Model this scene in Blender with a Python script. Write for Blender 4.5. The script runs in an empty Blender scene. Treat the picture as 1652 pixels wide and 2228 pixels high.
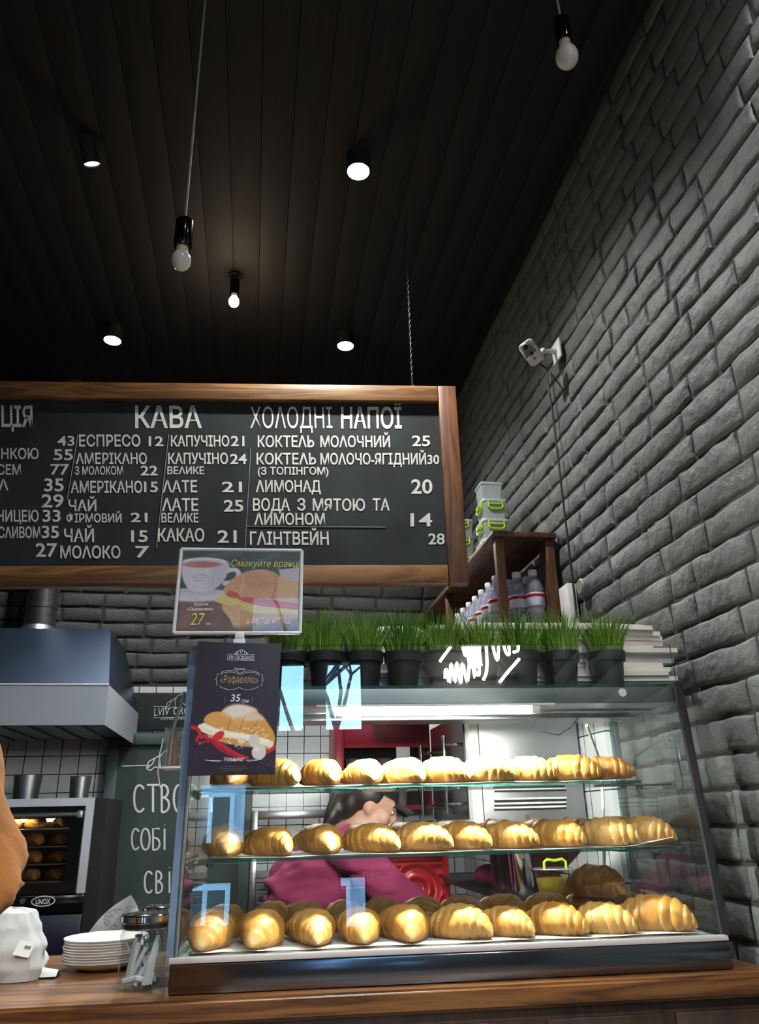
import bpy, bmesh, math, random
import numpy as np
from mathutils import Vector, Matrix
PI = math.pi
R = math.radians
rnd = random.Random(7)
scn = bpy.context.scene
COL = scn.collection

# ------------------------------------------------------------------ camera, world, light, exposure
FPX, W, H = 1660.0, 1652, 2228
PITCH, YAW, ROLL = R(21.9), R(-9.4), R(-1.4)
CAM = Vector((0, 0, 1.5))
_f = Vector((-math.sin(YAW)*math.cos(PITCH), math.cos(YAW)*math.cos(PITCH), math.sin(PITCH)))
_r = Vector((math.cos(YAW), math.sin(YAW), 0))
_u = _r.cross(_f)
RIGHT = math.cos(ROLL)*_r + math.sin(ROLL)*_u
UP = -math.sin(ROLL)*_r + math.cos(ROLL)*_u
FWD = _f
cd = bpy.data.cameras.new('camera')
cd.sensor_fit = 'VERTICAL'; cd.sensor_height = 36.0; cd.lens = FPX/H*36.0
cd.clip_start = 0.02; cd.clip_end = 200
cam = bpy.data.objects.new('camera', cd); COL.objects.link(cam)
cam.matrix_world = Matrix(((RIGHT.x, UP.x, -FWD.x, CAM.x), (RIGHT.y, UP.y, -FWD.y, CAM.y), (RIGHT.z, UP.z, -FWD.z, CAM.z), (0, 0, 0, 1)))
scn.camera = cam

scn.view_settings.view_transform = 'Standard'
scn.view_settings.look = 'None'
scn.view_settings.gamma = 1.0
scn.view_settings.use_curve_mapping = False
scn.view_settings.exposure = 0.5
scn.cycles.use_denoising = True
scn.cycles.max_bounces = 10
scn.cycles.transparent_max_bounces = 24
scn.cycles.caustics_reflective = False
scn.cycles.caustics_refractive = False
scn.cycles.sample_clamp_indirect = 6.0

def s2l(c):
    c = c/255.0
    return c/12.92 if c <= 0.04045 else ((c+0.055)/1.055)**2.4
def C(r, g=None, b=None):
    if g is None: g = b = r
    return (s2l(r), s2l(g), s2l(b), 1.0)

# sky seen through the shop front behind the viewer
wd = bpy.data.worlds.new('sky'); scn.world = wd; wd.use_nodes = True
nt = wd.node_tree; bg = nt.nodes['Background']
tc = nt.nodes.new('ShaderNodeTexCoord'); nz = nt.nodes.new('ShaderNodeTexNoise'); cr = nt.nodes.new('ShaderNodeValToRGB')
nz.inputs['Scale'].default_value = 3.0; nz.inputs['Detail'].default_value = 4.0
nt.links.new(tc.outputs['Generated'], nz.inputs['Vector'])
cr.color_ramp.elements[0].position = .45; cr.color_ramp.elements[0].color = (.22, .55, 1.0, 1)
cr.color_ramp.elements[1].position = .75; cr.color_ramp.elements[1].color = (.6, .8, 1.0, 1)
nt.links.new(nz.outputs['Fac'], cr.inputs['Fac']); nt.links.new(cr.outputs['Color'], bg.inputs['Color'])
bg.inputs['Strength'].default_value = 13.0

# light powers (watts), each used by the lamp that gives it off
SPOT_W, ROOM_W, WARM_W, TUBE_E = 130.0, 260.0, 2.2, 540.0

# ------------------------------------------------------------------ rays of the camera, used to measure positions in the room
def ray(px, py):
    return RIGHT*((px-W/2)/FPX) - UP*((py-H/2)/FPX) + FWD
def aty(px, py, y):
    d = ray(px, py); return CAM + d*((y-CAM.y)/d.y)
def atx(px, py, x):
    d = ray(px, py); return CAM + d*((x-CAM.x)/d.x)
def atz(px, py, z):
    d = ray(px, py); return CAM + d*((z-CAM.z)/d.z)
def plane(px, py, yl, piv, ang):
    """local coordinates (about PIV, turned ANG) of the pixel on the local plane y = yl"""
    ex = Vector((math.cos(ang), math.sin(ang), 0)); ey = Vector((-math.sin(ang), math.cos(ang), 0))
    d = ray(px, py); o = CAM - Vector(piv)
    p = o + d*((yl - o.dot(ey))/d.dot(ey))
    return Vector((p.dot(ex), yl, p.z))
CZ, CANG = 1.187, R(-3.0)            # worktop height; the counter and the case stand 3 degrees off the room
CPIV = (.437, 1.75, CZ)
def case(px, py, yl): return plane(px, py, yl, CPIV, CANG)
def case_z(px, py, h):
    p = atz(px, py, CZ+h) - Vector(CPIV)
    c, s = math.cos(CANG), math.sin(CANG)
    return Vector((p.x*c+p.y*s, -p.x*s+p.y*c, h))
def cw(x, y, h):                     # case coordinates to room coordinates
    c, s = math.cos(CANG), math.sin(CANG)
    return Vector((CPIV[0]+x*c-y*s, CPIV[1]+x*s+y*c, CZ+h))

# ------------------------------------------------------------------ materials
def mat(name, col, rough=.5, metal=0.0, col2=None, nscale=8, ndetail=3, stretch=None, bump=0, bscale=None, spec=.5, coat=0, emis=0, ecol=None, pos=(.35, .7), trans=0, alpha=1, sss=0):
    m = bpy.data.materials.new(name); m.use_nodes = True
    nt = m.node_tree; b = nt.nodes['Principled BSDF']; L = nt.links.new
    b.inputs['Base Color'].default_value = col; b.inputs['Roughness'].default_value = rough; b.inputs['Metallic'].default_value = metal
    b.inputs['Specular IOR Level'].default_value = spec; b.inputs['Coat Weight'].default_value = coat
    b.inputs['Transmission Weight'].default_value = trans; b.inputs['Alpha'].default_value = alpha
    if sss: b.inputs['Subsurface Weight'].default_value = sss; b.inputs['Subsurface Radius'].default_value = (.012, .006, .003); b.inputs['Subsurface Scale'].default_value = 1
    if emis: b.inputs['Emission Color'].default_value = ecol or col; b.inputs['Emission Strength'].default_value = emis
    if col2 is not None or bump:
        tc = nt.nodes.new('ShaderNodeTexCoord'); mp = nt.nodes.new('ShaderNodeMapping'); L(tc.outputs['Object'], mp.inputs['Vector'])
        if stretch: mp.inputs['Scale'].default_value = stretch
        n = nt.nodes.new('ShaderNodeTexNoise'); n.inputs['Scale'].default_value = nscale; n.inputs['Detail'].default_value = ndetail
        L(mp.outputs['Vector'], n.inputs['Vector'])
        if col2 is not None:
            r = nt.nodes.new('ShaderNodeValToRGB'); r.color_ramp.elements[0].color = col; r.color_ramp.elements[1].color = col2
            r.color_ramp.elements[0].position, r.color_ramp.elements[1].position = pos
            L(n.outputs['Fac'], r.inputs['Fac']); L(r.outputs['Color'], b.inputs['Base Color'])
        if bump:
            n2 = nt.nodes.new('ShaderNodeTexNoise'); n2.inputs['Scale'].default_value = bscale or nscale; n2.inputs['Detail'].default_value = 5
            L(mp.outputs['Vector'], n2.inputs['Vector'])
            bp = nt.nodes.new('ShaderNodeBump'); bp.inputs['Strength'].default_value = bump; bp.inputs['Distance'].default_value = .01
            L(n2.outputs['Fac'], bp.inputs['Height']); L(bp.outputs['Normal'], b.inputs['Normal'])
    return m

def glass(name, tint=(1, 1, 1, 1), ior=1.5, refl=(1, 1, 1, 1), rough=0.0, haze=0.0, hazecol=(.8, .8, .8, 1)):
    """a pane: what lies behind shows through, and its outer face mirrors by Fresnel"""
    m = bpy.data.materials.new(name); m.use_nodes = True
    nt = m.node_tree; L = nt.links.new; N = nt.nodes.new
    for n in list(nt.nodes):
        if n.type != 'OUTPUT_MATERIAL': nt.nodes.remove(n)
    out = nt.nodes['Material Output']
    t = N('ShaderNodeBsdfTransparent'); t.inputs[0].default_value = tint
    g = N('ShaderNodeBsdfGlossy'); g.inputs['Color'].default_value = refl; g.inputs['Roughness'].default_value = rough
    fr = N('ShaderNodeFresnel'); fr.inputs['IOR'].default_value = ior
    ge = N('ShaderNodeNewGeometry'); sb = N('ShaderNodeMath'); sb.operation = 'SUBTRACT'; sb.inputs[0].default_value = 1
    mu = N('ShaderNodeMath'); mu.operation = 'MULTIPLY'
    L(ge.outputs['Backfacing'], sb.inputs[1]); L(sb.outputs[0], mu.inputs[0]); L(fr.outputs[0], mu.inputs[1])
    mx = N('ShaderNodeMixShader'); L(mu.outputs[0], mx.inputs[0]); L(g.outputs[0], mx.inputs[2])
    if haze:
        d = N('ShaderNodeBsdfDiffuse'); d.inputs['Color'].default_value = hazecol
        m2 = N('ShaderNodeMixShader'); m2.inputs[0].default_value = haze
        L(t.outputs[0], m2.inputs[1]); L(d.outputs[0], m2.inputs[2]); L(m2.outputs[0], mx.inputs[1])
    else: L(t.outputs[0], mx.inputs[1])
    L(mx.outputs[0], out.inputs['Surface'])
    return m

def vcol_mat(name, rough=.45, coat=0, sss=0, bump=0, bscale=40):
    m = mat(name, C(200), rough, coat=coat, sss=sss, bump=bump, bscale=bscale)
    nt = m.node_tree; a = nt.nodes.new('ShaderNodeVertexColor'); a.layer_name = 'Col'
    nt.links.new(a.outputs['Color'], nt.nodes['Principled BSDF'].inputs['Base Color'])
    return m

def wood(name, c1, c2, c3, axis='X', scale=1.0, rough=.45, coat=.1):
    """boards with long figured grain along one axis"""
    m = bpy.data.materials.new(name); m.use_nodes = True
    nt = m.node_tree; b = nt.nodes['Principled BSDF']; L = nt.links.new; N = nt.nodes.new
    tc = N('ShaderNodeTexCoord'); mp = N('ShaderNodeMapping'); L(tc.outputs['Object'], mp.inputs['Vector'])
    k = {'X': (1.2, 14, 14), 'Y': (14, 1.2, 14), 'Z': (14, 14, 1.2)}[axis]
    mp.inputs['Scale'].default_value = tuple(v*scale for v in k)
    n = N('ShaderNodeTexNoise'); n.inputs['Scale'].default_value = 1.6; n.inputs['Detail'].default_value = 6; n.inputs['Distortion'].default_value = 1.1
    L(mp.outputs['Vector'], n.inputs['Vector'])
    w = N('ShaderNodeMath'); w.operation = 'PINGPONG'; mu = N('ShaderNodeMath'); mu.operation = 'MULTIPLY'; mu.inputs[1].default_value = 7
    L(n.outputs['Fac'], mu.inputs[0]); L(mu.outputs[0], w.inputs[0]); w.inputs[1].default_value = 1
    r = N('ShaderNodeValToRGB'); r.color_ramp.elements[0].color = c1; r.color_ramp.elements[1].color = c3
    e = r.color_ramp.elements.new(.5); e.color = c2
    L(w.outputs[0], r.inputs['Fac']); L(r.outputs['Color'], b.inputs['Base Color'])
    b.inputs['Roughness'].default_value = rough; b.inputs['Coat Weight'].default_value = coat; b.inputs['Coat Roughness'].default_value = .25
    bp = N('ShaderNodeBump'); bp.inputs['Strength'].default_value = .15; bp.inputs['Distance'].default_value = .004
    L(n.outputs['Fac'], bp.inputs['Height']); L(bp.outputs['Normal'], b.inputs['Normal'])
    return m

def tiles_mat(name, tile, grout, size, axes=(0, 2), offset=(0, 0), gap=.05, rough=.25):
    m = bpy.data.materials.new(name); m.use_nodes = True
    nt = m.node_tree; b = nt.nodes['Principled BSDF']; L = nt.links.new; N = nt.nodes.new
    tc = N('ShaderNodeTexCoord'); sp = N('ShaderNodeSeparateXYZ'); L(tc.outputs['Object'], sp.inputs[0])
    masks = []
    for a, o in zip(axes, offset):
        ad = N('ShaderNodeMath'); ad.operation = 'ADD'; ad.inputs[1].default_value = o + 50*size; L(sp.outputs[a], ad.inputs[0])
        dv = N('ShaderNodeMath'); dv.operation = 'DIVIDE'; dv.inputs[1].default_value = size; L(ad.outputs[0], dv.inputs[0])
        fr = N('ShaderNodeMath'); fr.operation = 'FRACT'; L(dv.outputs[0], fr.inputs[0])
        lt = N('ShaderNodeMath'); lt.operation = 'LESS_THAN'; lt.inputs[1].default_value = gap; L(fr.outputs[0], lt.inputs[0])
        masks.append(lt)
    mx = N('ShaderNodeMath'); mx.operation = 'MAXIMUM'; L(masks[0].outputs[0], mx.inputs[0]); L(masks[1].outputs[0], mx.inputs[1])
    mc = N('ShaderNodeMixRGB'); mc.inputs[1].default_value = tile; mc.inputs[2].default_value = grout
    L(mx.outputs[0], mc.inputs[0]); L(mc.outputs[0], b.inputs['Base Color'])
    b.inputs['Roughness'].default_value = rough
    iv = N('ShaderNodeMath'); iv.operation = 'SUBTRACT'; iv.inputs[0].default_value = 1; L(mx.outputs[0], iv.inputs[1])
    bp = N('ShaderNodeBump'); bp.inputs['Strength'].default_value = .5; bp.inputs['Distance'].default_value = .003
    L(iv.outputs[0], bp.inputs['Height']); L(bp.outputs['Normal'], b.inputs['Normal'])
    return m

MT = {}
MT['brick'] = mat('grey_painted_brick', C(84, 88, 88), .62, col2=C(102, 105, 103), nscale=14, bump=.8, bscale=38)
MT['mortar'] = mat('mortar_with_joint_shade', C(52, 50, 50), .85, col2=C(64, 60, 59), nscale=20, bump=.4, bscale=60)  # unpainted grout, darkened so its colour also carries the joint shadows
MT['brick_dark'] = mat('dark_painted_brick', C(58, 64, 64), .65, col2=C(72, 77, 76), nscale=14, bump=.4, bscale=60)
MT['ceiling'] = wood('dark_ceiling_boards', C(12, 11, 11), C(16, 14, 13), C(23, 18, 15), 'Y', .6, .8, 0)
MT['floor'] = mat('floor_tile', C(90, 85, 80), .4, col2=C(110, 105, 98), nscale=3)
MT['plaster'] = mat('dark_plaster', C(70, 68, 66), .8, col2=C(84, 80, 78), nscale=4)
MT['counter'] = wood('oak_worktop', C(132, 88, 48), C(116, 74, 38), C(74, 44, 22), 'X', .8, .35, .3)
MT['counter_body'] = wood('brown_panel', C(70, 44, 26), C(58, 36, 20), C(44, 26, 14), 'Z', .8, .5, .1)
MT['oak'] = wood('oak_frame', C(150, 106, 64), C(128, 88, 50), C(92, 60, 33), 'X', .9, .45, .1)
MT['oak_v'] = wood('oak_frame_upright', C(128, 84, 50), C(106, 67, 38), C(78, 48, 27), 'Z', .9, .45, .1)
MT['shelf_wood'] = wood('shelf_wood', C(96, 62, 40), C(78, 48, 30), C(56, 34, 20), 'Y', .9, .5, .05)
MT['shelf_post'] = wood('shelf_post_wood', C(120, 78, 50), C(98, 60, 38), C(70, 42, 26), 'Z', .9, .5, .05)
MT['slate'] = mat('chalkboard_black', C(38, 41, 43), .75, col2=C(50, 54, 56), nscale=5, spec=.25)
MT['slate_green'] = mat('chalkboard_green_grey', C(50, 62, 62), .7, col2=C(58, 72, 70), nscale=4, spec=.3)
MT['slate_frame'] = mat('green_grey_frame', C(66, 82, 82), .6, col2=C(76, 92, 90), nscale=6)
MT['chalk'] = mat('chalk_paint', C(226, 226, 216), .8, col2=C(204, 206, 200), nscale=60)
MT['chalk_dim'] = mat('chalk_line', C(150, 152, 150), .8)
MT['chalk_grey'] = mat('chalk_grey', C(196, 204, 202), .8)
MT['steel'] = mat('brushed_steel', C(190, 193, 196), .28, 1, col2=C(165, 168, 172), nscale=3, stretch=(1, 30, 30))
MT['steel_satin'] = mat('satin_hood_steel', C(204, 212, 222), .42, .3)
MT['steel_dark'] = mat('dark_chain_steel', C(70, 70, 74), .5, 1)
MT['steel_dull'] = mat('dull_steel', C(150, 154, 158), .42, 1, col2=C(128, 132, 136), nscale=4)
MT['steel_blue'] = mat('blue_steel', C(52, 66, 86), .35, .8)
MT['chrome'] = mat('chrome', C(222), .08, 1)
MT['skirt'] = mat('polished_skirt', C(124, 128, 138), .17, 1)
MT['sky_tint_strip'] = mat('sky_tinted_edge_strip', C(112, 134, 160), .25, 0)  # sky reflection on the corner strip, put in as a plain blue colour
MT['satin'] = mat('satin_aluminium', C(200, 206, 214), .35, 1)
MT['black'] = mat('black_plastic', C(22, 22, 24), .35)
MT['black_gloss'] = mat('black_gloss', C(10, 10, 14), .12)
MT['black_matt'] = mat('black_matt', C(16, 16, 18), .7)
MT['dark_profile'] = mat('dark_edge_profile', C(52, 52, 58), .4, .4)
MT['white'] = mat('white_plastic', C(226, 226, 222), .4)
MT['white_gloss'] = mat('white_porcelain', C(232, 230, 226), .18)
MT['ledge'] = mat('ledge_white', C(206, 198, 196), .5)
MT['paper'] = mat('white_paper', C(196, 200, 202), .8, col2=C(208, 210, 210), nscale=20, bump=.15, bscale=30)
MT['kraft'] = mat('cream_paper', C(238, 224, 212), .85, col2=C(246, 236, 226), nscale=12, bump=.2, bscale=40)
MT['parchment'] = mat('parchment', C(236, 236, 234), .6)
def see_light(m, col, k):
    nt = m.node_tree; b = nt.nodes['Principled BSDF']; t = nt.nodes.new('ShaderNodeBsdfTranslucent'); t.inputs['Color'].default_value = col
    x = nt.nodes.new('ShaderNodeMixShader'); x.inputs[0].default_value = k; nt.links.new(b.outputs[0], x.inputs[1]); nt.links.new(t.outputs[0], x.inputs[2]); nt.links.new(x.outputs[0], nt.nodes['Material Output'].inputs['Surface'])
see_light(MT['parchment'], C(244, 240, 232), .45)
MT['glass'] = glass('pane_glass', (.95, .98, .97, 1), 1.85)
MT['glass_edge'] = glass('glass_edge', (.14, .34, .30, 1), rough=.2, haze=.35, hazecol=(.03, .12, .10, 1))
MT['glass_shelf'] = glass('shelf_glass', (.88, .95, .93, 1))
MT['acrylic'] = glass('clear_acrylic', (.93, .94, .95, 1), 1.28, haze=.03, hazecol=(.85, .85, .88, 1))
MT['acrylic_edge'] = mat('acrylic_edge', C(214, 214, 218), .25)
MT['jar_glass'] = glass('jar_glass', (.93, .95, .95, 1))
MT['bottle'] = glass('bottle_plastic', (.86, .87, .93, 1), 1.45, haze=.28, hazecol=(.62, .60, .74, 1))
MT['tub'] = glass('milky_plastic', (.75, .80, .78, 1), 1.4, haze=.55, hazecol=(.62, .68, .66, 1), rough=.2)
MT['lime'] = mat('lime_plastic', C(176, 214, 40), .4)
MT['label_blue'] = mat('bottle_label', C(190, 200, 222), .5, col2=C(226, 228, 236), nscale=30)
MT['red'] = mat('red_plastic', C(176, 24, 34), .3)
MT['red_dark'] = mat('red_frame', C(150, 24, 44), .35)
MT['pot'] = mat('black_pot', C(30, 30, 36), .55)
MT['soil'] = mat('soil', C(44, 34, 26), .9)
MT['grass'] = mat('grass_blade', C(60, 108, 30), .45, col2=C(142, 174, 58), nscale=9, pos=(.3, .75))
MT['magenta'] = mat('magenta_cotton', C(112, 18, 62), .85, col2=C(126, 26, 74), nscale=9, bump=.2, bscale=20)
MT['apron'] = mat('black_apron', C(26, 26, 32), .85)
MT['skin'] = mat('skin', C(206, 160, 140), .5, sss=.15)
MT['hair'] = mat('dark_hair', C(28, 22, 22), .45, col2=C(42, 32, 30), nscale=30, stretch=(6, 6, 1))
MT['ochre'] = mat('ochre_coat', C(116, 68, 20), .9, col2=C(132, 80, 26), nscale=7, bump=.4, bscale=26)
MT['denim'] = mat('dark_denim', C(40, 46, 62), .85)
MT['yellow_food'] = mat('yellow_filling', C(180, 150, 40), .6, col2=C(150, 110, 30), nscale=30)
MT['cord'] = mat('cloth_cord', C(150, 146, 138), .8)
MT['cable'] = mat('black_cable', C(18), .6)
MT['cable_white'] = mat('white_cable', C(210, 208, 200), .5)
MT['bulb'] = mat('opal_bulb', C(214, 212, 206), .12, sss=.1)
MT['bulb_neck'] = mat('bulb_neck', C(206, 196, 160), .4)
MT['led_white'] = mat('spot_lens_lit', C(255), .3, emis=40, ecol=(1, 1, .97, 1))
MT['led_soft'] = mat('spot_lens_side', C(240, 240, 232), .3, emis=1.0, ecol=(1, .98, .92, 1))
MT['tube'] = mat('lit_tube', C(255), .3, emis=TUBE_E, ecol=(1.0, .99, .93, 1))
MT['bulb_lit'] = mat('lit_warm_bulb', C(255, 230, 190), .3, emis=30, ecol=(1, .84, .6, 1))
MT['neon'] = mat('neon_tube', C(255), .3, emis=30, ecol=(1, .98, .9, 1))
MT['tile'] = tiles_mat('white_tiles', C(206, 210, 212), C(30, 30, 32), .087, (0, 2), (0, 0))
MT['tile_side'] = tiles_mat('white_tiles_side', C(206, 210, 212), C(30, 30, 32), .087, (1, 2), (0, 0))
MT['croissant'] = vcol_mat('croissant_crust', .42, coat=.12, bump=.12, bscale=60)
MT['print'] = vcol_mat('printed_card', .35)
MT['print_gloss'] = vcol_mat('laminated_print', .38)
MT['oven_lamp'] = mat('oven_lamp', C(255, 220, 150), .4, emis=8, ecol=(1, .8, .45, 1))
MT['wood_stick'] = mat('birch_stick', C(146, 102, 60), .7, col2=C(110, 72, 40), nscale=5, stretch=(20, 20, 1))

# ------------------------------------------------------------------ mesh helpers
class MB:
    def __init__(self): self.v = []; self.f = []; self.m = []; self.c = None
    def add(self, vs, fs, m=0, xf=None):
        o = len(self.v)
        if xf is not None: vs = [xf @ Vector(p) for p in vs]
        self.v += [tuple(p) for p in vs]; self.f += [tuple(i+o for i in q) for q in fs]; self.m += [m]*len(fs)
        return self
    def box(self, c, s, m=0, bev=0.0, xf=None, seg=2):
        if bev <= 0:
            x, y, z = (q/2 for q in s)
            vs = [(c[0]+a*x, c[1]+b*y, c[2]+d*z) for a in (-1, 1) for b in (-1, 1) for d in (-1, 1)]
            return self.add(vs, [(0, 1, 3, 2), (4, 6, 7, 5), (0, 4, 5, 1), (2, 3, 7, 6), (0, 2, 6, 4), (1, 5, 7, 3)], m, xf)
        bm = bmesh.new(); bmesh.ops.create_cube(bm, size=1)
        for v in bm.verts: v.co = Vector((v.co.x*s[0], v.co.y*s[1], v.co.z*s[2]))
        bmesh.ops.bevel(bm, geom=bm.edges[:], offset=min(bev, min(s)*.49), segments=seg, affect='EDGES', profile=.5)
        bm.verts.index_update()
        vs = [v.co + Vector(c) for v in bm.verts]; fs = [[v.index for v in f.verts] for f in bm.faces]; bm.free()
        return self.add(vs, fs, m, xf)
    def box2(self, a, b, m=0, bev=0.0, xf=None):
        return self.box([(p+q)/2 for p, q in zip(a, b)], [abs(p-q) for p, q in zip(a, b)], m, bev, xf)
    def tube(self, pts, r, n=10, m=0, cap=True, xf=None, flat=1.0, ref=None):
        pts = [Vector(p) for p in pts]; k = len(pts)
        rr = list(r) if isinstance(r, (list, tuple)) else [r]*k
        vs = []; fs = []; side = None
        for i, p in enumerate(pts):
            t = (pts[min(i+1, k-1)] - pts[max(i-1, 0)]).normalized()
            if side is None:
                a = Vector(ref) if ref else (Vector((0, 0, 1)) if abs(t.z) < .9 else Vector((1, 0, 0)))
                side = (a - t*a.dot(t)).normalized()
            else: side = (side - t*side.dot(t)).normalized()
            o = t.cross(side)
            ra, rb = rr[i] if isinstance(rr[i], (tuple, list)) else (rr[i], rr[i]*flat)
            for j in range(n):
                an = 2*PI*j/n
                vs.append(p + side*math.cos(an)*ra + o*math.sin(an)*rb)
        for i in range(k-1):
            for j in range(n):
                fs.append((i*n+j, i*n+(j+1) % n, (i+1)*n+(j+1) % n, (i+1)*n+j))
        if cap: fs.append(tuple(range(n))[::-1]); fs.append(tuple((k-1)*n+j for j in range(n)))
        return self.add(vs, fs, m, xf)
    def cyl(self, p0, p1, r0, r1=None, n=20, m=0, cap=True, xf=None):
        return self.tube([p0, p1], [r0, r0 if r1 is None else r1], n, m, cap, xf)
    def lathe(self, prof, c=(0, 0, 0), n=28, m=0, xf=None):
        vs = []; fs = []
        for r, z in prof:
            for j in range(n):
                a = 2*PI*j/n; vs.append((c[0]+r*math.cos(a), c[1]+r*math.sin(a), c[2]+z))
        for i in range(len(prof)-1):
            for j in range(n): fs.append((i*n+j, i*n+(j+1) % n, (i+1)*n+(j+1) % n, (i+1)*n+j))
        if prof[0][0] > 1e-5: fs.append(tuple(range(n))[::-1])
        if prof[-1][0] > 1e-5: fs.append(tuple((len(prof)-1)*n+j for j in range(n)))
        return self.add(vs, fs, m, xf)
    def ball(self, c, r, n=16, k=10, m=0, xf=None, rot=None):
        rx, ry, rz = r if isinstance(r, (tuple, list)) else (r, r, r)
        vs = [Vector((0, 0, -rz))]; fs = []
        for i in range(1, k):
            t = -PI/2 + PI*i/k
            for j in range(n):
                a = 2*PI*j/n; vs.append(Vector((rx*math.cos(t)*math.cos(a), ry*math.cos(t)*math.sin(a), rz*math.sin(t))))
        vs.append(Vector((0, 0, rz)))
        for j in range(n): fs.append((0, 1+(j+1) % n, 1+j)); fs.append((len(vs)-1, 1+(k-2)*n+j, 1+(k-2)*n+(j+1) % n))
        for i in range(k-2):
            for j in range(n): fs.append((1+i*n+j, 1+i*n+(j+1) % n, 1+(i+1)*n+(j+1) % n, 1+(i+1)*n+j))
        vs = [(rot @ v if rot is not None else v) + Vector(c) for v in vs]
        return self.add(vs, fs, m, xf)
    def grid(self, fn, nu, nv, m=0, thick=0.0, xf=None):
        vs = []; fs = []
        def layer(o, off):
            for i in range(nu+1):
                for j in range(nv+1):
                    p = Vector(fn(i/nu, j/nv)); vs.append(p + Vector(off))
            for i in range(nu):
                for j in range(nv):
                    a = o+i*(nv+1)+j; q = (a, a+nv+1, a+nv+2, a+1)
                    fs.append(q if o == 0 else q[::-1])
        layer(0, (0, 0, 0))
        if thick:
            o = len(vs); layer(o, (0, 0, -thick))
            ring = [i*(nv+1) for i in range(nu+1)] + [nu*(nv+1)+j for j in range(1, nv+1)] + [i*(nv+1)+nv for i in range(nu-1, -1, -1)] + [j for j in range(nv-1, 0, -1)]
            for a, b in zip(ring, ring[1:]+ring[:1]): fs.append((b, a, a+o, b+o))
        return self.add(vs, fs, m, xf)
    def mesh(self, name, mats, smooth=True, ang=38):
        me = bpy.data.meshes.new(name)
        me.from_pydata(self.v, [], self.f)
        for q in (mats if isinstance(mats, (list, tuple)) else [mats]): me.materials.append(q)
        if any(self.m): me.polygons.foreach_set('material_index', self.m)
        me.polygons.foreach_set('use_smooth', [smooth]*len(me.polygons))
        if smooth: me.set_sharp_from_angle(angle=R(ang))
        if self.c is not None:
            a = me.color_attributes.new('Col', 'FLOAT_COLOR', 'POINT')
            a.data.foreach_set('color', np.asarray(self.c, dtype=np.float32).ravel())
        me.validate(); me.update()
        return me
    def build(self, name, mats, parent=None, smooth=True, ang=38, world=False):
        if world and parent is not None:
            root = parent
            while root.parent: root = root.parent
            inv = (Matrix.Translation(root.location) @ root.rotation_euler.to_matrix().to_4x4()).inverted()
            self.v = [tuple(inv @ Vector(p)) for p in self.v]
        o = bpy.data.objects.new(name, self.mesh(name, mats, smooth, ang)); COL.objects.link(o)
        if parent is not None: o.parent = parent
        return o

def thing(name, label, cat, loc=(0, 0, 0), rz=0.0, group=None):
    o = bpy.data.objects.new(name, None); COL.objects.link(o)
    o.empty_display_size = .05; o.location = loc; o.rotation_euler = (0, 0, rz)
    return tag(o, label, cat, group)
def tag(o, label, cat, group=None, kind=None):
    o['label'] = label; o['category'] = cat
    if group: o['group'] = group
    if kind: o['kind'] = kind
    return o
def struct(o):
    o['kind'] = 'structure'; return o
def kids(o): return [c for c in list(bpy.data.objects) if c.parent == o]
def dup(o, loc, rz=None, label=None, group=None):
    def rec(a, par):
        c = a.copy(); COL.objects.link(c)
        if par is not None: c.parent = par
        for k in TREE.get(a.name, []): rec(k, c)
        return c
    r = rec(o, None); r.location = loc
    if rz is not None: r.rotation_euler = (0, 0, rz)
    if label: r['label'] = label
    if group: r['group'] = group
    return r
TREE = {}
def remember(o):
    TREE[o.name] = kids(o)
    for k in TREE[o.name]: remember(k)
    return o

def font_verts(text, bold=0.0, shear=0.0):
    cu = bpy.data.curves.new('tmp_text', 'FONT'); cu.body = text; cu.size = 1; cu.offset = bold; cu.shear = shear; cu.resolution_u = 3
    o = bpy.data.objects.new('tmp_text', cu); COL.objects.link(o)
    dg = bpy.context.evaluated_depsgraph_get(); dg.update()
    me = bpy.data.meshes.new_from_object(o.evaluated_get(dg))
    vs = [v.co.copy() for v in me.vertices]; fs = [tuple(p.vertices) for p in me.polygons]
    bpy.data.objects.remove(o); bpy.data.curves.remove(cu); bpy.data.meshes.remove(me)
    return vs, fs
def lay_text(mb, text, bl, br, tl, bold=.02, shear=0.0, m=0, lift=Vector((0, -.0015, 0))):
    """letters fitted on the parallelogram bottom-left, bottom-right, top-left (3D points)"""
    vs, fs = font_verts(text, bold, shear)
    if not vs: return
    x0 = min(v.x for v in vs); x1 = max(v.x for v in vs)
    y0, y1 = -.01, .74
    ex, ey = (Vector(br)-Vector(bl)), (Vector(tl)-Vector(bl))
    mb.add([Vector(bl) + ex*((v.x-x0)/(x1-x0)) + ey*((v.y-y0)/(y1-y0)) + lift for v in vs], fs, m)
def stroke(mb, pts, r, m=0, n=6, flat=.35, ref=(0, 1, 0)):
    mb.tube(pts, [(r*flat, r)]*len(pts), n, m, True, ref=ref)

def vn(p, seed=0):
    """smooth value noise of an (n,3) array"""
    p = np.asarray(p, float); i = np.floor(p).astype(np.int64); f = p-i; f = f*f*(3-2*f)
    def h(ix, iy, iz):
        k = (ix*374761393 + iy*668265263 + iz*2147483647 + seed*974711) & 0xffffffff
        k = ((k ^ (k >> 13))*1274126177) & 0xffffffff
        return ((k ^ (k >> 16)) & 0xffff)/65535.0
    out = 0
    for a in (0, 1):
        for b in (0, 1):
            for c in (0, 1):
                w = (f[:, 0] if a else 1-f[:, 0])*(f[:, 1] if b else 1-f[:, 1])*(f[:, 2] if c else 1-f[:, 2])
                out = out + w*h(i[:, 0]+a, i[:, 1]+b, i[:, 2]+c)
    return out

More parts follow.
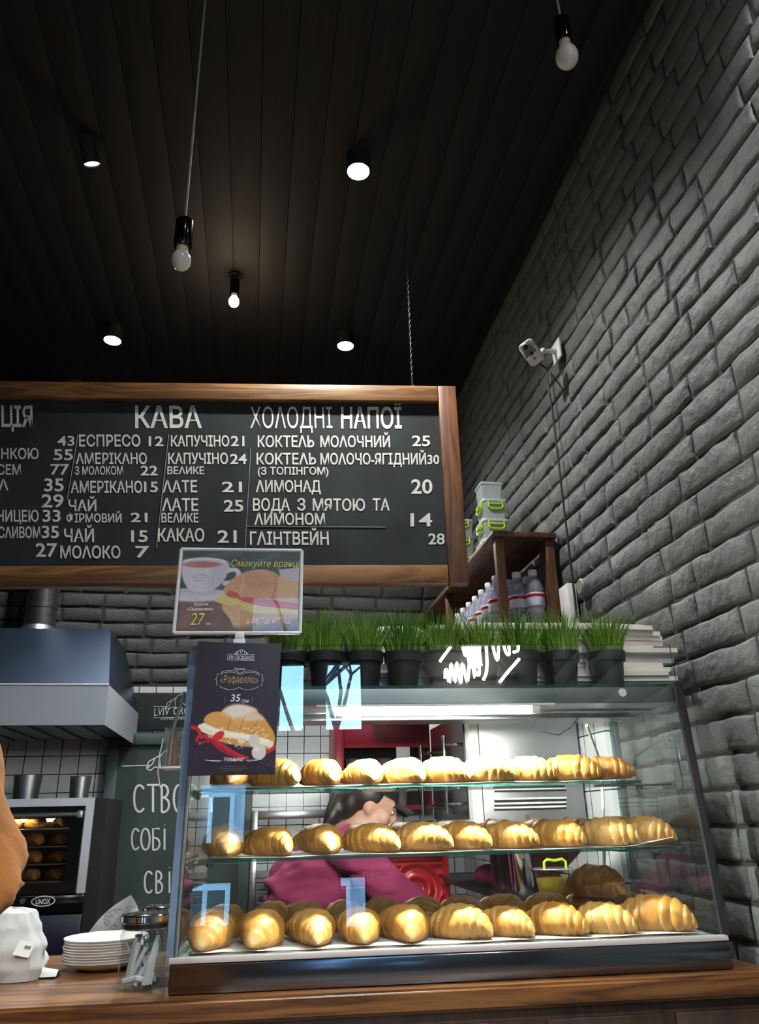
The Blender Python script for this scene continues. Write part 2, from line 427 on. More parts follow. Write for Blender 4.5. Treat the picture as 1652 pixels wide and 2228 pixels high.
# ------------------------------------------------------------------ the room
XW, YB, ZC = 1.13, 4.25, 3.83
def brick_wall(name, mt, origin, u, nrm, ulen, z0, z1, seed, hole=None, ch=.0815, bl=.245):
    """rough hand-made bricks standing proud of a mortar bed; U runs along the wall, NRM out of it"""
    rs = random.Random(seed); u = Vector(u); nrm = Vector(nrm); o = Vector(origin); mb = MB()
    ia = np.array([0, .018, .05, .16, .33, .5, .67, .84, .95, .982, 1]); ib = np.array([0, .05, .14, .5, .86, .95, 1]); NU, NV = len(ia)-1, len(ib)-1
    nrow = int((z1-z0)/ch)+1
    for r in range(nrow):
        za = z0+r*ch; zb = min(za+ch, z1)
        if zb-za < .03: continue
        x = -rs.random()*bl
        while x < ulen:
            L = bl*rs.uniform(.86, 1.12) if rs.random() < .8 else bl*rs.uniform(.42, .6)
            xa, xb = max(x, 0), min(x+L, ulen); x += L
            if xb-xa < .05: continue
            if hole and hole(.5*(xa+xb), .5*(za+zb)): continue
            g = rs.uniform(.002, .0045); dep = rs.uniform(.006, .010); til = rs.uniform(-.0025, .0025); til2 = rs.uniform(-.002, .002)
            A, B = np.meshgrid(ia, ib, indexing='ij'); A = A.ravel(); B = B.ravel()
            P = np.stack([A*(xb-xa)*9+xa*7, B*9*(zb-za)+za*31, np.full_like(A, seed*3.7+r)], 1)
            n1 = vn(P*2.2, 1)-.5; n2 = vn(P*5.5, 2)-.5; e1 = vn(P*3.1, 3)-.5; e2 = vn(P*3.3, 4)-.5
            ed = np.minimum(np.minimum(A, 1-A)*(xb-xa), np.minimum(B, 1-B)*(zb-za))
            prof = np.clip(ed/.0075, 0, 1)**.6
            D = -.003+(dep+.003)*prof + (n1*.0065+n2*.003)*prof + (A-.5)*til*2+(B-.5)*til2*2
            XX = xa+g+A*(xb-xa-2*g)+e1*.010; ZZ = za+g+B*(zb-za-2*g)+e2*.011+.005*np.sin(XX*2.3+1)+.003*np.sin(XX*5.1)
            vs = [o+u*float(a)+Vector((0, 0, float(b)))+nrm*float(d) for a, b, d in zip(XX, ZZ, D)]
            fs = []
            for i in range(NU):
                for j in range(NV):
                    a = i*(NV+1)+j; fs.append((a, a+NV+1, a+NV+2, a+1))
            if u.cross(Vector((0, 0, 1))).dot(nrm) < 0: fs = [q[::-1] for q in fs]
            mb.add(vs, fs)
    a, b = o+Vector((0, 0, z0)), o+u*ulen+Vector((0, 0, z1))
    back = -nrm*.12
    pts = [o+u*x_+Vector((0, 0, z_))+k for k in (Vector((0, 0, 0)), back) for x_ in (0, ulen) for z_ in (z0, z1)]
    mb.add(pts, [(0, 1, 3, 2), (4, 6, 7, 5), (0, 4, 5, 1), (2, 3, 7, 6), (0, 2, 6, 4), (1, 5, 7, 3)], 1)
    return struct(mb.build(name, [mt, MT['mortar']], None, True, 50))
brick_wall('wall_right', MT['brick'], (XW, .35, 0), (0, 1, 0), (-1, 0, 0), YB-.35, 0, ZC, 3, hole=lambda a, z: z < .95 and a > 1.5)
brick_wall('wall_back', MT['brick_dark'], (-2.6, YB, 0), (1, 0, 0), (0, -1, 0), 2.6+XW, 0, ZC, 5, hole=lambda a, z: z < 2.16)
struct(MB().box2((-2.72, -4.6, 0), (-2.6, YB+.12, ZC)).build('wall_left', MT['plaster'], smooth=False))
struct(MB().box2((XW+.12, .35, 0), (3.2, .47, ZC)).build('wall_return', MT['plaster'], smooth=False))
struct(MB().box2((3.2, -4.6, 0), (3.32, .47, ZC)).build('wall_side', MT['plaster'], smooth=False))
struct(MB().box2((-2.72, -4.7, -.1), (3.32, YB+.12, 0)).build('floor', MT['floor'], smooth=False))
mb = MB(); bw = .115; x = -2.7
while x < 3.3:
    mb.box2((x+.0008, -4.6, ZC), (x+bw-.0008, YB+.12, ZC+.03), bev=.0015); x += bw
mb.box2((-2.72, -4.7, ZC+.02), (3.32, YB+.12, ZC+.12))
struct(mb.build('ceiling', MT['ceiling']))
# white tile fields behind the kitchen
struct(MB().box2((-2.6, YB-.03, .0), (XW-.001, YB-.002, 2.178)).build('trim_1', MT['tile'], smooth=False))
struct(MB().box2((XW-.034, 2.36, .0), (XW-.004, YB-.03, 2.03)).build('trim_2', MT['tile_side'], smooth=False))
# shop front behind the viewer: two tall windows and a door-high one, street beyond
YF = -4.5
opens = [(-.75, -.14, 3.0, 3.76), (.04, .47, 3.0, 3.76), (-1.2, -.70, 1.95, 2.55), (-1.22, -.80, 1.25, 1.66), (.18, .47, 1.2, 1.67)]
def holed(mb, x0, x1, z0, z1, ya, yb, holes):
    xs = sorted({x0, x1} | {v for h in holes for v in h[:2]}); zs = sorted({z0, z1} | {v for h in holes for v in h[2:]})
    for a, b in zip(xs, xs[1:]):
        for c, d in zip(zs, zs[1:]):
            if not any(h[0] <= (a+b)/2 <= h[1] and h[2] <= (c+d)/2 <= h[3] for h in holes): mb.box2((a, ya, c), (b, yb, d))
    return mb
mb = holed(MB(), -2.72, 3.32, 0, ZC, YF-.1, YF, opens)
struct(mb.build('wall_front', MT['plaster'], smooth=False))
for i, (a, b, za, zb) in enumerate(opens):
    mb = MB(); t = .03
    for p, q in (((a, za), (a+t, zb)), ((b-t, za), (b, zb)), ((a, za), (b, za+t)), ((a, zb-t), (b, zb))):
        mb.box2((p[0], YF-.07, p[1]), (q[0], YF-.01, q[1]))
    w = struct(mb.build('window_%d' % (i+1), MT['black'], smooth=False))
    MB().box2((a+t, YF-.045, za+t), (b-t, YF-.039, zb-t)).build('pane', MT['glass'], w, smooth=False)
    ld = bpy.data.lights.new('daylight', 'AREA'); ld.shape = 'RECTANGLE'; ld.size = b-a; ld.size_y = zb-za
    ld.cycles.is_portal = True
    lo = bpy.data.objects.new('daylight', ld); COL.objects.link(lo); lo.location = ((a+b)/2, YF-.12, (za+zb)/2); lo.rotation_euler = (R(90), 0, 0)
# ------------------------------------------------------------------ ceiling lamps
def lamp(kind, loc, W_, col=(1, 1, 1), size=.04, ang=110, blend=.7, rot=(0, 0, 0)):
    l = bpy.data.lights.new('lamp', kind); l.energy = W_; l.color = col
    if kind == 'SPOT': l.spot_size = R(ang); l.spot_blend = blend
    l.shadow_soft_size = size
    o = bpy.data.objects.new('lamp', l); COL.objects.link(o); o.location = loc; o.rotation_euler = rot
    return o
def spotlight(loc, label, lit=True, tilt=(0, 0), W_=None, ang=115, col=(1, 1, .96), k=1.4):
    """black tube downlight hanging from a short ceiling base; loc is the middle of its lens"""
    t = thing('ceiling_spotlight', label, 'spotlight', (loc[0], loc[1], ZC), 0, 'spotlights on the dark ceiling')
    q = Matrix.Rotation(tilt[1], 4, 'Z') @ Matrix.Rotation(tilt[0], 4, 'X')
    h = loc[2]-ZC
    MB().lathe([(0, 0), (.03, 0), (.03, -.015), (0, -.015)], n=20).cyl((0, 0, -.01), (0, 0, h+.07), .006, n=8).build('stem', MT['black_matt'], t)
    xf = Matrix.Translation((0, 0, h)) @ q @ Matrix.Diagonal((k, k, 1, 1))
    MB().lathe([(0, .095), (.030, .095), (.033, .09), (.033, -.004), (.030, -.004), (.030, .004), (0, .004)], n=24, xf=xf).build('tube_housing', MT['black_matt'], t)
    MB().lathe([(0, -.003), (.015, -.003), (.029, .001), (.029, .003), (0, .003)], n=24, xf=xf).build('lens', MT['led_white'] if lit else MT['led_soft'], t)
    if lit:
        d = q @ Vector((0, 0, -.012))
        lamp('SPOT', Vector(loc)+d, W_ or SPOT_W, col, .028, ang, .8, q.to_euler())
    return t
sp = aty(780, 372, 2.16); spotlight((sp.x, sp.y, sp.z), 'large glaring black tube spotlight in the middle of the ceiling', W_=SPOT_W*.85, ang=132)
sp = aty(752, 752, 3.30); spotlight((sp.x, sp.y, sp.z), 'glaring black tube spotlight above the cold drinks column of the menu board', W_=SPOT_W*.55)
sp = aty(245, 740, 3.38); spotlight((sp.x, sp.y, sp.z), 'glaring black tube spotlight above the prices at the cut end of the menu board', W_=SPOT_W*.55)
sp = aty(200, 356, 2.22); spotlight((sp.x, sp.y, sp.z), 'small tilted tube spotlight whose lens shows as a pale oval', False, (R(28), R(-28)), k=.95)
# the shop's other spotlights, over the guests' side
for x, y in ((-1.5, -.8), (.6, -.9), (2.2, -1.2), (-1.5, -3.0), (1.2, -3.0)):
    spotlight((x, y, 3.70), 'black tube spotlight over the guest area behind the counter view', W_=ROOM_W, ang=130)
for x, y in ((.85, .75), (.15, .45)):
    spotlight((x, y, 3.72), 'black tube spotlight over the guests in front of the counter', W_=SPOT_W*.5, ang=110)

for x in (-.45, .45):  # added spots, out of view, to brighten the back rows of croissants
    spotlight((x, 3.98, 3.45), 'added spotlight hidden behind the menu board to light the back croissants', True, (R(-36), 0), W_=SPOT_W*.8, ang=64)

def pendant(p, drop_top, label, bulb_prof, lit=False, bend=None):
    """bare bulb on a cloth cord; p is the top of the glass, where it leaves the socket"""
    t = thing('pendant_bulb', label, 'pendant lamp', (p[0], p[1], p[2]), 0, 'bare bulbs on cords')
    top = ZC-p[2]
    pts = [(0, 0, .088)] + ([(bend[0]*k*k, bend[1]*k*k, .088+k*(top-.088)) for k in (.15, .4, .7, 1)] if bend else [(0, 0, top)])
    MB().tube(pts, .0030, 8).build('cord', MT['cord'], t)
    MB().lathe([(0, .092), (.008, .092), (.013, .088), (.0205, .082), (.0215, .076), (.0215, .006), (.019, 0), (.016, .004), (0, .004)], n=28).build('socket', MT['black_gloss'], t)
    MB().lathe([(0, .003), (.0145, .003), (.0145, -.012), (0, -.012)], n=24).build('bulb_neck', MT['bulb_neck'], t)
    MB().lathe(bulb_prof, n=28).build('bulb', MT['bulb_lit'] if lit else MT['bulb'], t)
    b = p[0]+(bend[0] if bend else 0), p[1]+(bend[1] if bend else 0)
    MB().lathe([(0, top-.012), (.03, top-.012), (.03, top-.0005), (0, top-.0005)], (b[0]-p[0], b[1]-p[1], 0), n=20).build('ceiling_rose', MT['black_matt'], t)
    return t
golf = [(0, -.012), (.0135, -.012), (.0165, -.017), (.0215, -.026), (.0232, -.036), (.0215, -.047), (.0165, -.056), (.009, -.0615), (0, -.063)]
pear = [(0, -.012), (.014, -.012), (.0165, -.018), (.022, -.029), (.0275, -.042), (.0295, -.054), (.0275, -.068), (.021, -.079), (.011, -.086), (0, -.088)]
pp = aty(397, 540, 1.52); pendant(pp, ZC, 'unlit round bulb hanging on a long pale cord above the menu board', golf)
pp = aty(1229, 92, 1.30); pendant(pp, ZC, 'unlit pear-shaped bulb hanging on a cord beside the grey brick wall', pear, bend=(-.03, .02))
pp = aty(510, 642, 2.9); pendant(pp, ZC, 'glowing warm yellow bulb hanging above the coffee column of the menu board', golf, True)
lamp('POINT', pp+Vector((0, 0, -.09)), WARM_W, (1, .78, .5), .03)

# ------------------------------------------------------------------ menu board
BANG, BPIV = R(-5.5), (0, 2.5, 0)
def bd(px, py, yl=0.0): return plane(px, py, yl, BPIV, BANG)
board = thing('menu_board', 'long black chalk menu board with price columns in a brown oak frame', 'menu board', (0, 2.5, 0), BANG)
X0, X1, Z0, Z1, FW = -1.75, .711, 2.24, 3.02, .068
def bbox(a, b, name, mt): return MB().box2(a, b, bev=.004).build(name, mt, board)
bbox((X0, 0, Z1-FW), (X1-FW-.0015, .045, Z1), 'frame_rail', MT['oak'])
bbox((X0, 0, Z0), (X1-FW-.0015, .045, Z0+FW), 'frame_rail', MT['oak'])
bbox((X1-FW, -.001, Z0), (X1, .045, Z1), 'frame_upright', MT['oak_v'])
bbox((X0-FW, -.001, Z0), (X0-.0015, .045, Z1), 'frame_upright', MT['oak_v'])
MB().box2((X0-.01, .022, Z0+.02), (X1-.02, .036, Z1-.02)).build('slate_panel', MT['slate'], board, False)
YS = .0222
def c1(x, y): return (x*.339, 820+y*.339)
def c2(x, y): return (500+x*.339, 820+y*.339)
def word(cv, t, x0, x1, ya, yb, bold=.018, shear=0.0):
    t = t.replace('Л', 'Λ')
    txt = MB(); bold = 0.0 if t[:2] == 'ХО' else bold; lay_text(txt, t, bd(*cv(x0, yb), YS), bd(*cv(x1, yb), YS), bd(*cv(x0, ya), YS), bold, shear)
    txt.build('chalk_word', MT['chalk'], board, False)
for t, x0, x1, ya, yb in [
    ('УЦІЯ', -75, 212, 185, 322), ('КАВА', 868, 1297, 187, 328), ('43', 370, 480, 377, 443), ('ИНКОЮ', -50, 250, 458, 528), ('55', 345, 470, 462, 535),
    ('УСЕМ', -62, 135, 562, 628), ('77', 325, 445, 557, 628), ('Л', -8, 55, 657, 728), ('35', 285, 410, 648, 735), ('29', 268, 410, 750, 838),
    ('НИЦЕЮ', -18, 250, 855, 930), ('33', 275, 390, 850, 930), ('СЛИВОМ', -10, 260, 962, 1035), ('35', 270, 380, 952, 1035), ('27', 230, 370, 1064, 1155),
    ('ЕСПРЕСО', 508, 903, 372, 447), ('12', 955, 1050, 380, 445), ('АМЕРІКАНО', 487, 945, 488, 560), ('З МОЛОКОМ', 483, 790, 574, 628), ('22', 903, 1013, 568, 633),
    ('АМЕРІКАНО', 455, 915, 668, 745), ('15', 925, 1015, 670, 740), ('ЧАЙ', 440, 620, 788, 862), ('ФІРМОВИЙ', 428, 782, 878, 935), ('21', 840, 948, 870, 932),
    ('ЧАЙ', 412, 605, 975, 1060), ('15', 842, 950, 982, 1060), ('МОЛОКО', 388, 775, 1084, 1165), ('7', 870, 960, 1082, 1160),
    ('КАПУЧІНО', 1098, 1473, 376, 447), ('21', 1483, 1570, 377, 445), ('КАПУЧІНО', 1080, 1465, 488, 560), ('24', 1478, 1585, 492, 560), ('ВЕЛИКЕ', 1075, 1312, 576, 625),
    ('ЛАТЕ', 1045, 1267, 664, 742), ('21', 1425, 1555, 670, 740), ('ЛАТЕ', 1040, 1275, 780, 862), ('25', 1437, 1563, 787, 865), ('ВЕЛИКЕ', 1037, 1275, 874, 935),
    ('КАКАО', 1015, 1313, 972, 1057), ('21', 1397, 1520, 982, 1065)]: word(c1, t, x0, x1, ya, yb)
for t, x0, x1, ya, yb in [
    ('ХОЛОДНІ', 132, 660, 190, 332), ('НАПОЇ', 715, 1105, 194, 332), ('КОКТЕЛЬ', 180, 543, 377, 452), ('МОЛОЧНИЙ', 582, 1030, 378, 452), ('25', 1170, 1287, 374, 445),
    ('КОКТЕЛЬ', 172, 555, 489, 563), ('МОЛОЧО-ЯГІДНИЙ', 582, 1262, 490, 563), ('30', 1270, 1345, 499, 560), ('(З ТОПІНГОМ)', 180, 635, 579, 628),
    ('ЛИМОНАД', 168, 585, 664, 740), ('20', 1165, 1302, 654, 750), ('ВОДА', 150, 387, 780, 860), ('З', 433, 487, 780, 858), ('МЯТОЮ', 533, 870, 782, 860), ('ТА', 918, 1027, 781, 858),
    ('ЛИМОНОМ', 158, 612, 874, 950), ('14', 1160, 1300, 872, 960), ('ГЛІНТВЕЙН', 130, 637, 993, 1078), ('28', 1275, 1380, 1002, 1075)]: word(c2, t, x0, x1, ya, yb)
for a, b in ((c1(1083, 370), c1(1003, 1100)), (c1(500, 370), c1(430, 790)), (c1(1610, 460), c1(1573, 1098)), (c2(105, 960), c2(1000, 965))):
    p, q = bd(*a, .021), bd(*b, .021); MB().tube([p, q], .0012, 6).build('chalk_rule_line', MT['chalk_dim'], board, False)
# chain down to the board's end
ch = bd(897, 836, .022); top = Vector((ch.x, .022, ZC))
mb = MB(); z = Z1-.004; k = 0
while z < ZC:
    pts = [(ch.x+.0035*math.cos(a)*(k % 2), .022+.0035*math.cos(a)*((k+1) % 2), z+.008+.008*math.sin(a)) for a in np.linspace(0, 2*PI, 9)]
    mb.tube(pts, .0009, 5, cap=False); z += .0135; k += 1
mb.build('hanging_chain', MT['steel_dark'], board)
mb = MB(); z = Z1-.004; k = 0; xx = -1.5
while z < ZC:
    pts = [(xx+.0035*math.cos(a)*(k % 2), .022+.0035*math.cos(a)*((k+1) % 2), z+.008+.008*math.sin(a)) for a in np.linspace(0, 2*PI, 9)]
    mb.tube(pts, .0009, 5, cap=False); z += .0135; k += 1
mb.build('hanging_chain', MT['steel_dark'], board)
# ------------------------------------------------------------------ counter
ct = thing('serving_counter', 'brown wooden serving counter with an oak worktop running to the brick wall', 'counter', CPIV, CANG)
wt = MB(); xl = -1.75
P = [(xl, -.045), (.667, -.045), (.634, .60), (xl, .60)]
wt.add([(x, y, z) for z in (-.042, 0) for x, y in P], [(3, 2, 1, 0), (4, 5, 6, 7), (0, 1, 5, 4), (1, 2, 6, 5), (2, 3, 7, 6), (3, 0, 4, 7)])
bm = bmesh.new(); me_ = wt.mesh('w', MT['counter'], False); bm.from_mesh(me_); bmesh.ops.bevel(bm, geom=bm.edges[:], offset=.006, segments=3, affect='EDGES'); bm.to_mesh(me_); bm.free()
o = bpy.data.objects.new('worktop', me_); COL.objects.link(o); o.parent = ct
me_.polygons.foreach_set('use_smooth', [True]*len(me_.polygons)); me_.set_sharp_from_angle(angle=R(40))
mb = MB()
mb.box2((xl, -.02, -CZ), (.628, .56, -.043), bev=.003)
for i in range(9): mb.box2((xl+.02+i*.27, -.026, -CZ+.06), (xl+.27+i*.27, -.0195, -.065), bev=.003)
mb.build('front_body', MT['counter_body'], ct)

# ------------------------------------------------------------------ glass display case
HS, HL, HM, HT, HB, HR, HG = .054, .066, .239, .384, .562, .605, .700   # heights above the worktop: skirt, ledge, middle shelf, top shelf, roof underside, roof, glass rim
XC = .585
dc = thing('display_case', 'glass pastry display case with a lit tube and two glass shelves on the oak worktop', 'display case', CPIV, CANG)
def gy(h): return .002+.033*max(0, (h-HL))/(HG-HL)
mb = MB(); mb.box2((-XC-.002, .0, .001), (XC, .47, HS), bev=.004); mb.build('base_skirt', MT['skirt'], dc)
mb = MB(); mb.box2((-XC-.004, -.003, HS+.0005), (XC-.002, .012, HL), bev=.002); mb.box2((-XC-.004, .012, HS+.0005), (XC-.002, .47, HL-.006), bev=.001); mb.build('base_tray', MT['ledge'], dc)
# front pane, leaning back a little, its rim standing above the roof
g = MB(); t = .006
fr = [(-XC+.006, gy(HL), HL), (XC-.006, gy(HL), HL), (XC-.006, gy(HG), HG), (-XC+.006, gy(HG), HG)]
vs = fr + [(x, y+t, z) for x, y, z in fr]
g.add(vs, [(0, 1, 2, 3), (7, 6, 5, 4)], 0); g.add(vs, [(0, 4, 5, 1), (1, 5, 6, 2), (2, 6, 7, 3), (3, 7, 4, 0)], 1)
g.build('front_glass', [MT['glass'], MT['glass_edge']], dc, False)
for s in (-1, 1):
    g = MB(); xa = s*(XC-.008); xb = s*(XC-.014)
    q = [(gy(HL)+t+.001, HL), (.468, HL), (.468, HB-.001), (gy(HB)+t+.001, HB-.001)]
    vs = [(xa, y, z) for y, z in q] + [(xb, y, z) for y, z in q]
    fs = [(0, 1, 2, 3), (7, 6, 5, 4)]; es = [(0, 4, 5, 1), (1, 5, 6, 2), (2, 6, 7, 3), (3, 7, 4, 0)]
    if s < 0: fs = [f[::-1] for f in fs]; es = [f[::-1] for f in es]
    g.add(vs, fs, 0); g.add(vs, es, 1)
    g.build('side_glass', [MT['glass'], MT['glass_edge']], dc, False)
# corner profiles
q_ = [(x, y+gy(h), h) for h in (HL, HG-.004) for x, y in ((-XC-.010, -.001), (-XC+.004, -.001), (-XC+.004, .008), (-XC-.010, .008))]
MB().add(q_, [(3, 2, 1, 0), (4, 5, 6, 7), (0, 1, 5, 4), (1, 2, 6, 5), (2, 3, 7, 6), (3, 0, 4, 7)]).build('corner_profile', MT['sky_tint_strip'], dc, False)
MB().tube([(-XC+.0085, gy(HL)+.001, HL-.001), (-XC+.0085, gy(HG)+.001, HG-.004)], .004, 8).build('corner_bead', MT['satin'], dc)
mb = MB(); mb.tube([(XC-.004, gy(HL)+.004, HL-.001), (XC-.004, gy(HR)+.004, HR+.002)], [(.012, .012)]*2, 4, ref=(1, .0, 0)); mb.build('corner_profile', MT['dark_profile'], dc, False)['label'] = 'dark rubber corner profile by the brick wall'
for s in (-1, 1): MB().box2((s*XC-.008, .452, HL-.006), (s*XC+.008, .468, HB), bev=.002).build('rear_post', MT['steel_dull'], dc)
# roof: fascia, steel underside with two folded beams, glass top
mb = MB(); mb.box2((-XC+.012, .043, HB), (XC-.012, .049, HR-.008), bev=.001); mb.build('roof_fascia', MT['steel_dull'], dc)
mb = MB(); mb.box2((-XC+.004, .046, HR-.007), (XC-.004, .47, HR), m=0); mb.build('roof_glass', MT['glass_edge'], dc, False)
mb = MB()
mb.box2((-XC+.015, .050, HB-.001), (XC-.015, .30, HB+.003)); mb.box2((-XC+.015, .296, HB-.010), (XC-.015, .300, HB), bev=.001)
mb.box2((-XC+.015, .17, HB-.006), (XC-.015, .19, HB-.001), bev=.002); mb.box2((-XC+.015, .27, HB-.010), (XC-.015, .297, HB-.007), bev=.001)
mb.box2((-XC+.015, .30, HB), (XC-.015, .468, HB+.003))
mb.build('roof_underside', MT['steel'], dc)
mb = MB().cyl((0, .042, 0), (0, .0395, 0), .010, n=20, xf=Matrix.Translation((case(1355, 1512, .042).x, 0, HB+.022))); mb.build('fascia_screw', MT['white'], dc)
ta, tb = case_z(740, 1533, HB-.014), case_z(1182, 1529, HB-.014); ty = .0465
MB().box2((ta.x-.05, ty-.010, HB-.008), (tb.x+.06, ty+.012, HB-.0012), bev=.002).build('lamp_batten', MT['white'], dc)
tl = MB().cyl((ta.x, ty, HB-.017), (tb.x, ty, HB-.017), .0085, n=14).build('lamp_tube', MT['tube'], dc)
for xx in (ta.x-.012, tb.x+.012): MB().box((xx, ty, HB-.016), (.02, .018, .019), bev=.002).build('lamp_cap', MT['white'], dc)
# shelves
for h, x0, x1, d in ((HM, case(430, 1872, .058).x, .530, .37), (HT, case(437, 1713, .062).x, .470, .26)):
    g = MB(); y0 = .062 if h == HM else .070
    vs = [(x0, y0, h-.006), (x1, y0, h-.006), (x1, y0+d, h-.006), (x0, y0+d, h-.006), (x0, y0, h), (x1, y0, h), (x1, y0+d, h), (x0, y0+d, h)]
    g.add(vs, [(3, 2, 1, 0), (4, 5, 6, 7)], 0); g.add(vs, [(0, 1, 5, 4), (1, 2, 6, 5), (2, 3, 7, 6), (3, 0, 4, 7)], 1)
    g.build('glass_shelf', [MT['glass_shelf'], MT['glass_edge']], dc, False)
    for s in (-1, 1):
        xe = x1 if s > 0 else x0
        mb = MB(); mb.box2((xe-s*.09, y0+.05, h-.011), (s*(XC-.015), y0+.075, h-.0065), bev=.001); mb.box2((s*(XC-.015), y0+.03, h-.02), (s*(XC-.018), y0+.10, h-.002))
        mb.cyl((xe-s*.02, y0+.0625, h-.016), (xe-s*.02, y0+.0625, h-.011), .008, n=12); mb.cyl((xe+s*.02, y0+.0625, h-.016), (xe+s*.02, y0+.0625, h-.011), .008, n=12)
        mb.build('shelf_bracket', MT['steel_dull'], dc)
mb = MB(); mb.tube([cw_ for cw_ in [(case(1296, 1562, .2).x, .27, HB-.03), (case(1300, 1620, .44).x, .442, HB-.1), (case(1312, 1720, .44).x, .444, HT-.02), (case(1316, 1850, .44).x, .444, HM-.02), (case(1320, 1960, .44).x, .444, HL+.06), (case(1320, 1960, .44).x+.01, .446, HL-.002)]], .0042, 8); mb.build('lamp_cable', MT['cable_white'], dc)
mb = MB(); mb.tube([(case(1150, 1560, .2).x, .2, HB-.014), (case(1175, 1592, .2).x, .2, HB-.05), (case(1215, 1598, .2).x, .2, HB-.06), (case(1245, 1585, .2).x, .2, HB-.04), (case(1262, 1562, .2).x, .2, HB-.012)], .0014, 6); mb.build('lamp_wire', MT['cable'], dc)

# parchment on the shelves
def sheet(name, label, x0, x1, y0, y1, h, seed, curl=0.0, sag=.0018):
    t = tag(MB().grid(lambda u, v: (x0+(x1-x0)*u, y0+(y1-y0)*v, h+.0006+sag*(1+math.sin(u*23+seed)*math.cos(v*5+seed)) + curl*max(0, u-.9)*10*(.6+.4*(1-v))), 48, 8).build(name, MT['parchment']), label, 'paper')
    t.location = CPIV; t.rotation_euler = (0, 0, CANG); return t
xs0 = case(440, 1872, .04).x; xs1 = case(1486, 1838, .04).x
PAPER = [sheet('parchment_sheet', 'white parchment curling up at its end on the middle glass shelf', xs0+.005, xs1-.008, .064, .41, HM, 1, .018),
         sheet('parchment_sheet', 'white parchment curling up at its end on the top glass shelf', case(445, 1713, .05).x, case(1400, 1680, .06).x, .072, .31, HT, 2, .018),
         sheet('parchment_sheet', 'white parchment under the croissants on the bottom tray of the case', -.55, .55, .03, .42, HL, 3, .0, .001)]

# ------------------------------------------------------------------ croissants
def croissant_mesh(name, seed, L=.185, D=.100, bend=.025, hgt=.86, pale=0.0, nu=84, nv=40):
    """rolled dough: seven turns that step down from the belly to both tips, a seam on each"""
    rs = np.random.RandomState(seed)
    u = np.linspace(-1, 1, nu+1); th = np.linspace(0, 2*PI, nv, endpoint=False)
    U, T = np.meshgrid(u, th, indexing='ij')
    slant = .055*np.sin(T+seed) + .045*np.sin(T*2+seed*2)
    a = np.abs(U+slant*(1-np.abs(U))*1.2)
    turns = np.array([.0, .20, .45, .69, .87, 1.01]) + np.r_[0, rs.uniform(-.035, .035, 4), 0]
    lv = np.array([1.0, .96, .82, .61, .39, .24])
    k = np.clip(np.searchsorted(turns, a, 'right')-1, 0, 4)
    fr = np.clip((a-turns[k])/(turns[k+1]-turns[k]), 0, 1)
    nxt = lv[np.clip(k+1, 0, 5)]
    base = lv[k]*(1-fr**2.2) + (nxt*.985)*fr**2.2                       # each turn bulges, then dives under the one nearer the belly
    base = base + .045*lv[k]*np.sin(PI*np.clip(fr, 0, 1)**.7)*(k > 0)
    base = base - .050*np.exp(-(fr/.07)**2)*(k > 0) - .02*np.exp(-((1-fr)/.06)**2)
    base = base*np.sqrt(np.clip(1-np.clip((np.abs(U)-.90)/.10, 0, 1)**2, 0, 1))
    P = np.stack([U.ravel()*3+seed*9, np.cos(T).ravel()*2, np.sin(T).ravel()*2], 1)
    lump = (vn(P*1.3, 7)-.5).reshape(U.shape)*.13 + (vn(P*4.0, 8)-.5).reshape(U.shape)*.035
    r = (D/2)*np.clip(base*(1+lump), .0, None)
    r[0] = r[-1] = .004
    x = U*L/2; y = r*np.cos(T) - bend*(np.abs(U)**1.8)*1.0; z = r*np.sin(T)*hgt
    zb = -D/2*hgt*.72
    z = np.where(z < zb, zb+(z-zb)*.12, z)
    drop = (np.abs(U)**2)*(D/2*hgt*.72-.010)          # tips rest on the tray as well
    z = z - drop*np.clip(1-base, 0, 1)*.9
    z = np.maximum(z, zb)
    z = z - z.min()
    V = np.stack([x, y, z], -1).reshape(-1, 3)
    mb = MB(); mb.v = [tuple(p) for p in V]
    for i in range(nu):
        for j in range(nv):
            mb.f.append((i*nv+j, i*nv+(j+1) % nv, (i+1)*nv+(j+1) % nv, (i+1)*nv+j))
    mb.f.append(tuple(range(nv))); mb.f.append(tuple(nu*nv+j for j in range(nv))[::-1]); mb.m = [0]*len(mb.f)
    # crust colours: egg-washed gold, browner ridges, pale dough showing in the seams and at the tips
    gold = np.array([.66, .325, .058]); brown = np.array([.44, .155, .022]); cream = np.array([.82, .60, .29])
    n = vn(P*1.8, 11).reshape(U.shape); n2 = vn(np.stack([U.ravel()*26+seed, np.cos(T).ravel()*1.2, np.sin(T).ravel()*1.2], 1), 12).reshape(U.shape)
    wb = np.clip(.15+.9*(n-.38)+.25*(n2-.5)+.25*np.sin(PI*fr), 0, 1)*(1-pale)
    fine = vn(np.stack([(U*34+slant*60).ravel()+seed, np.cos(T).ravel()*.8, np.sin(T).ravel()*.8], 1), 14).reshape(U.shape)
    wb = np.clip(wb + .55*np.clip(fine-.62, 0, 1)*2 + .5*np.exp(-(fr/.06)**2)*(k > 0), 0, 1)
    wc = np.clip(.75*np.exp(-((1-fr)/.10)**2)*(.3+n2)*(k < 4) + pale*.35 + .7*np.clip((np.abs(U)-.93)/.07, 0, 1), 0, 1)
    c = gold*(1-wb[..., None]) + brown*wb[..., None]
    c = c*(1-wc[..., None]) + cream*wc[..., None]
    mb.c = np.concatenate([c.reshape(-1, 3), np.ones((c.size//3, 1))], 1)
    return mb.mesh(name, MT['croissant'], True, 60)
CM = [croissant_mesh('croissant', s, pale=p, bend=b, D=d) for s, p, b, d in ((1, 0, .02, .102), (2, .1, .03, .098), (3, .25, .015, .104), (4, 0, .035, .100), (5, .45, .02, .102), (6, -.9, .02, .100))]
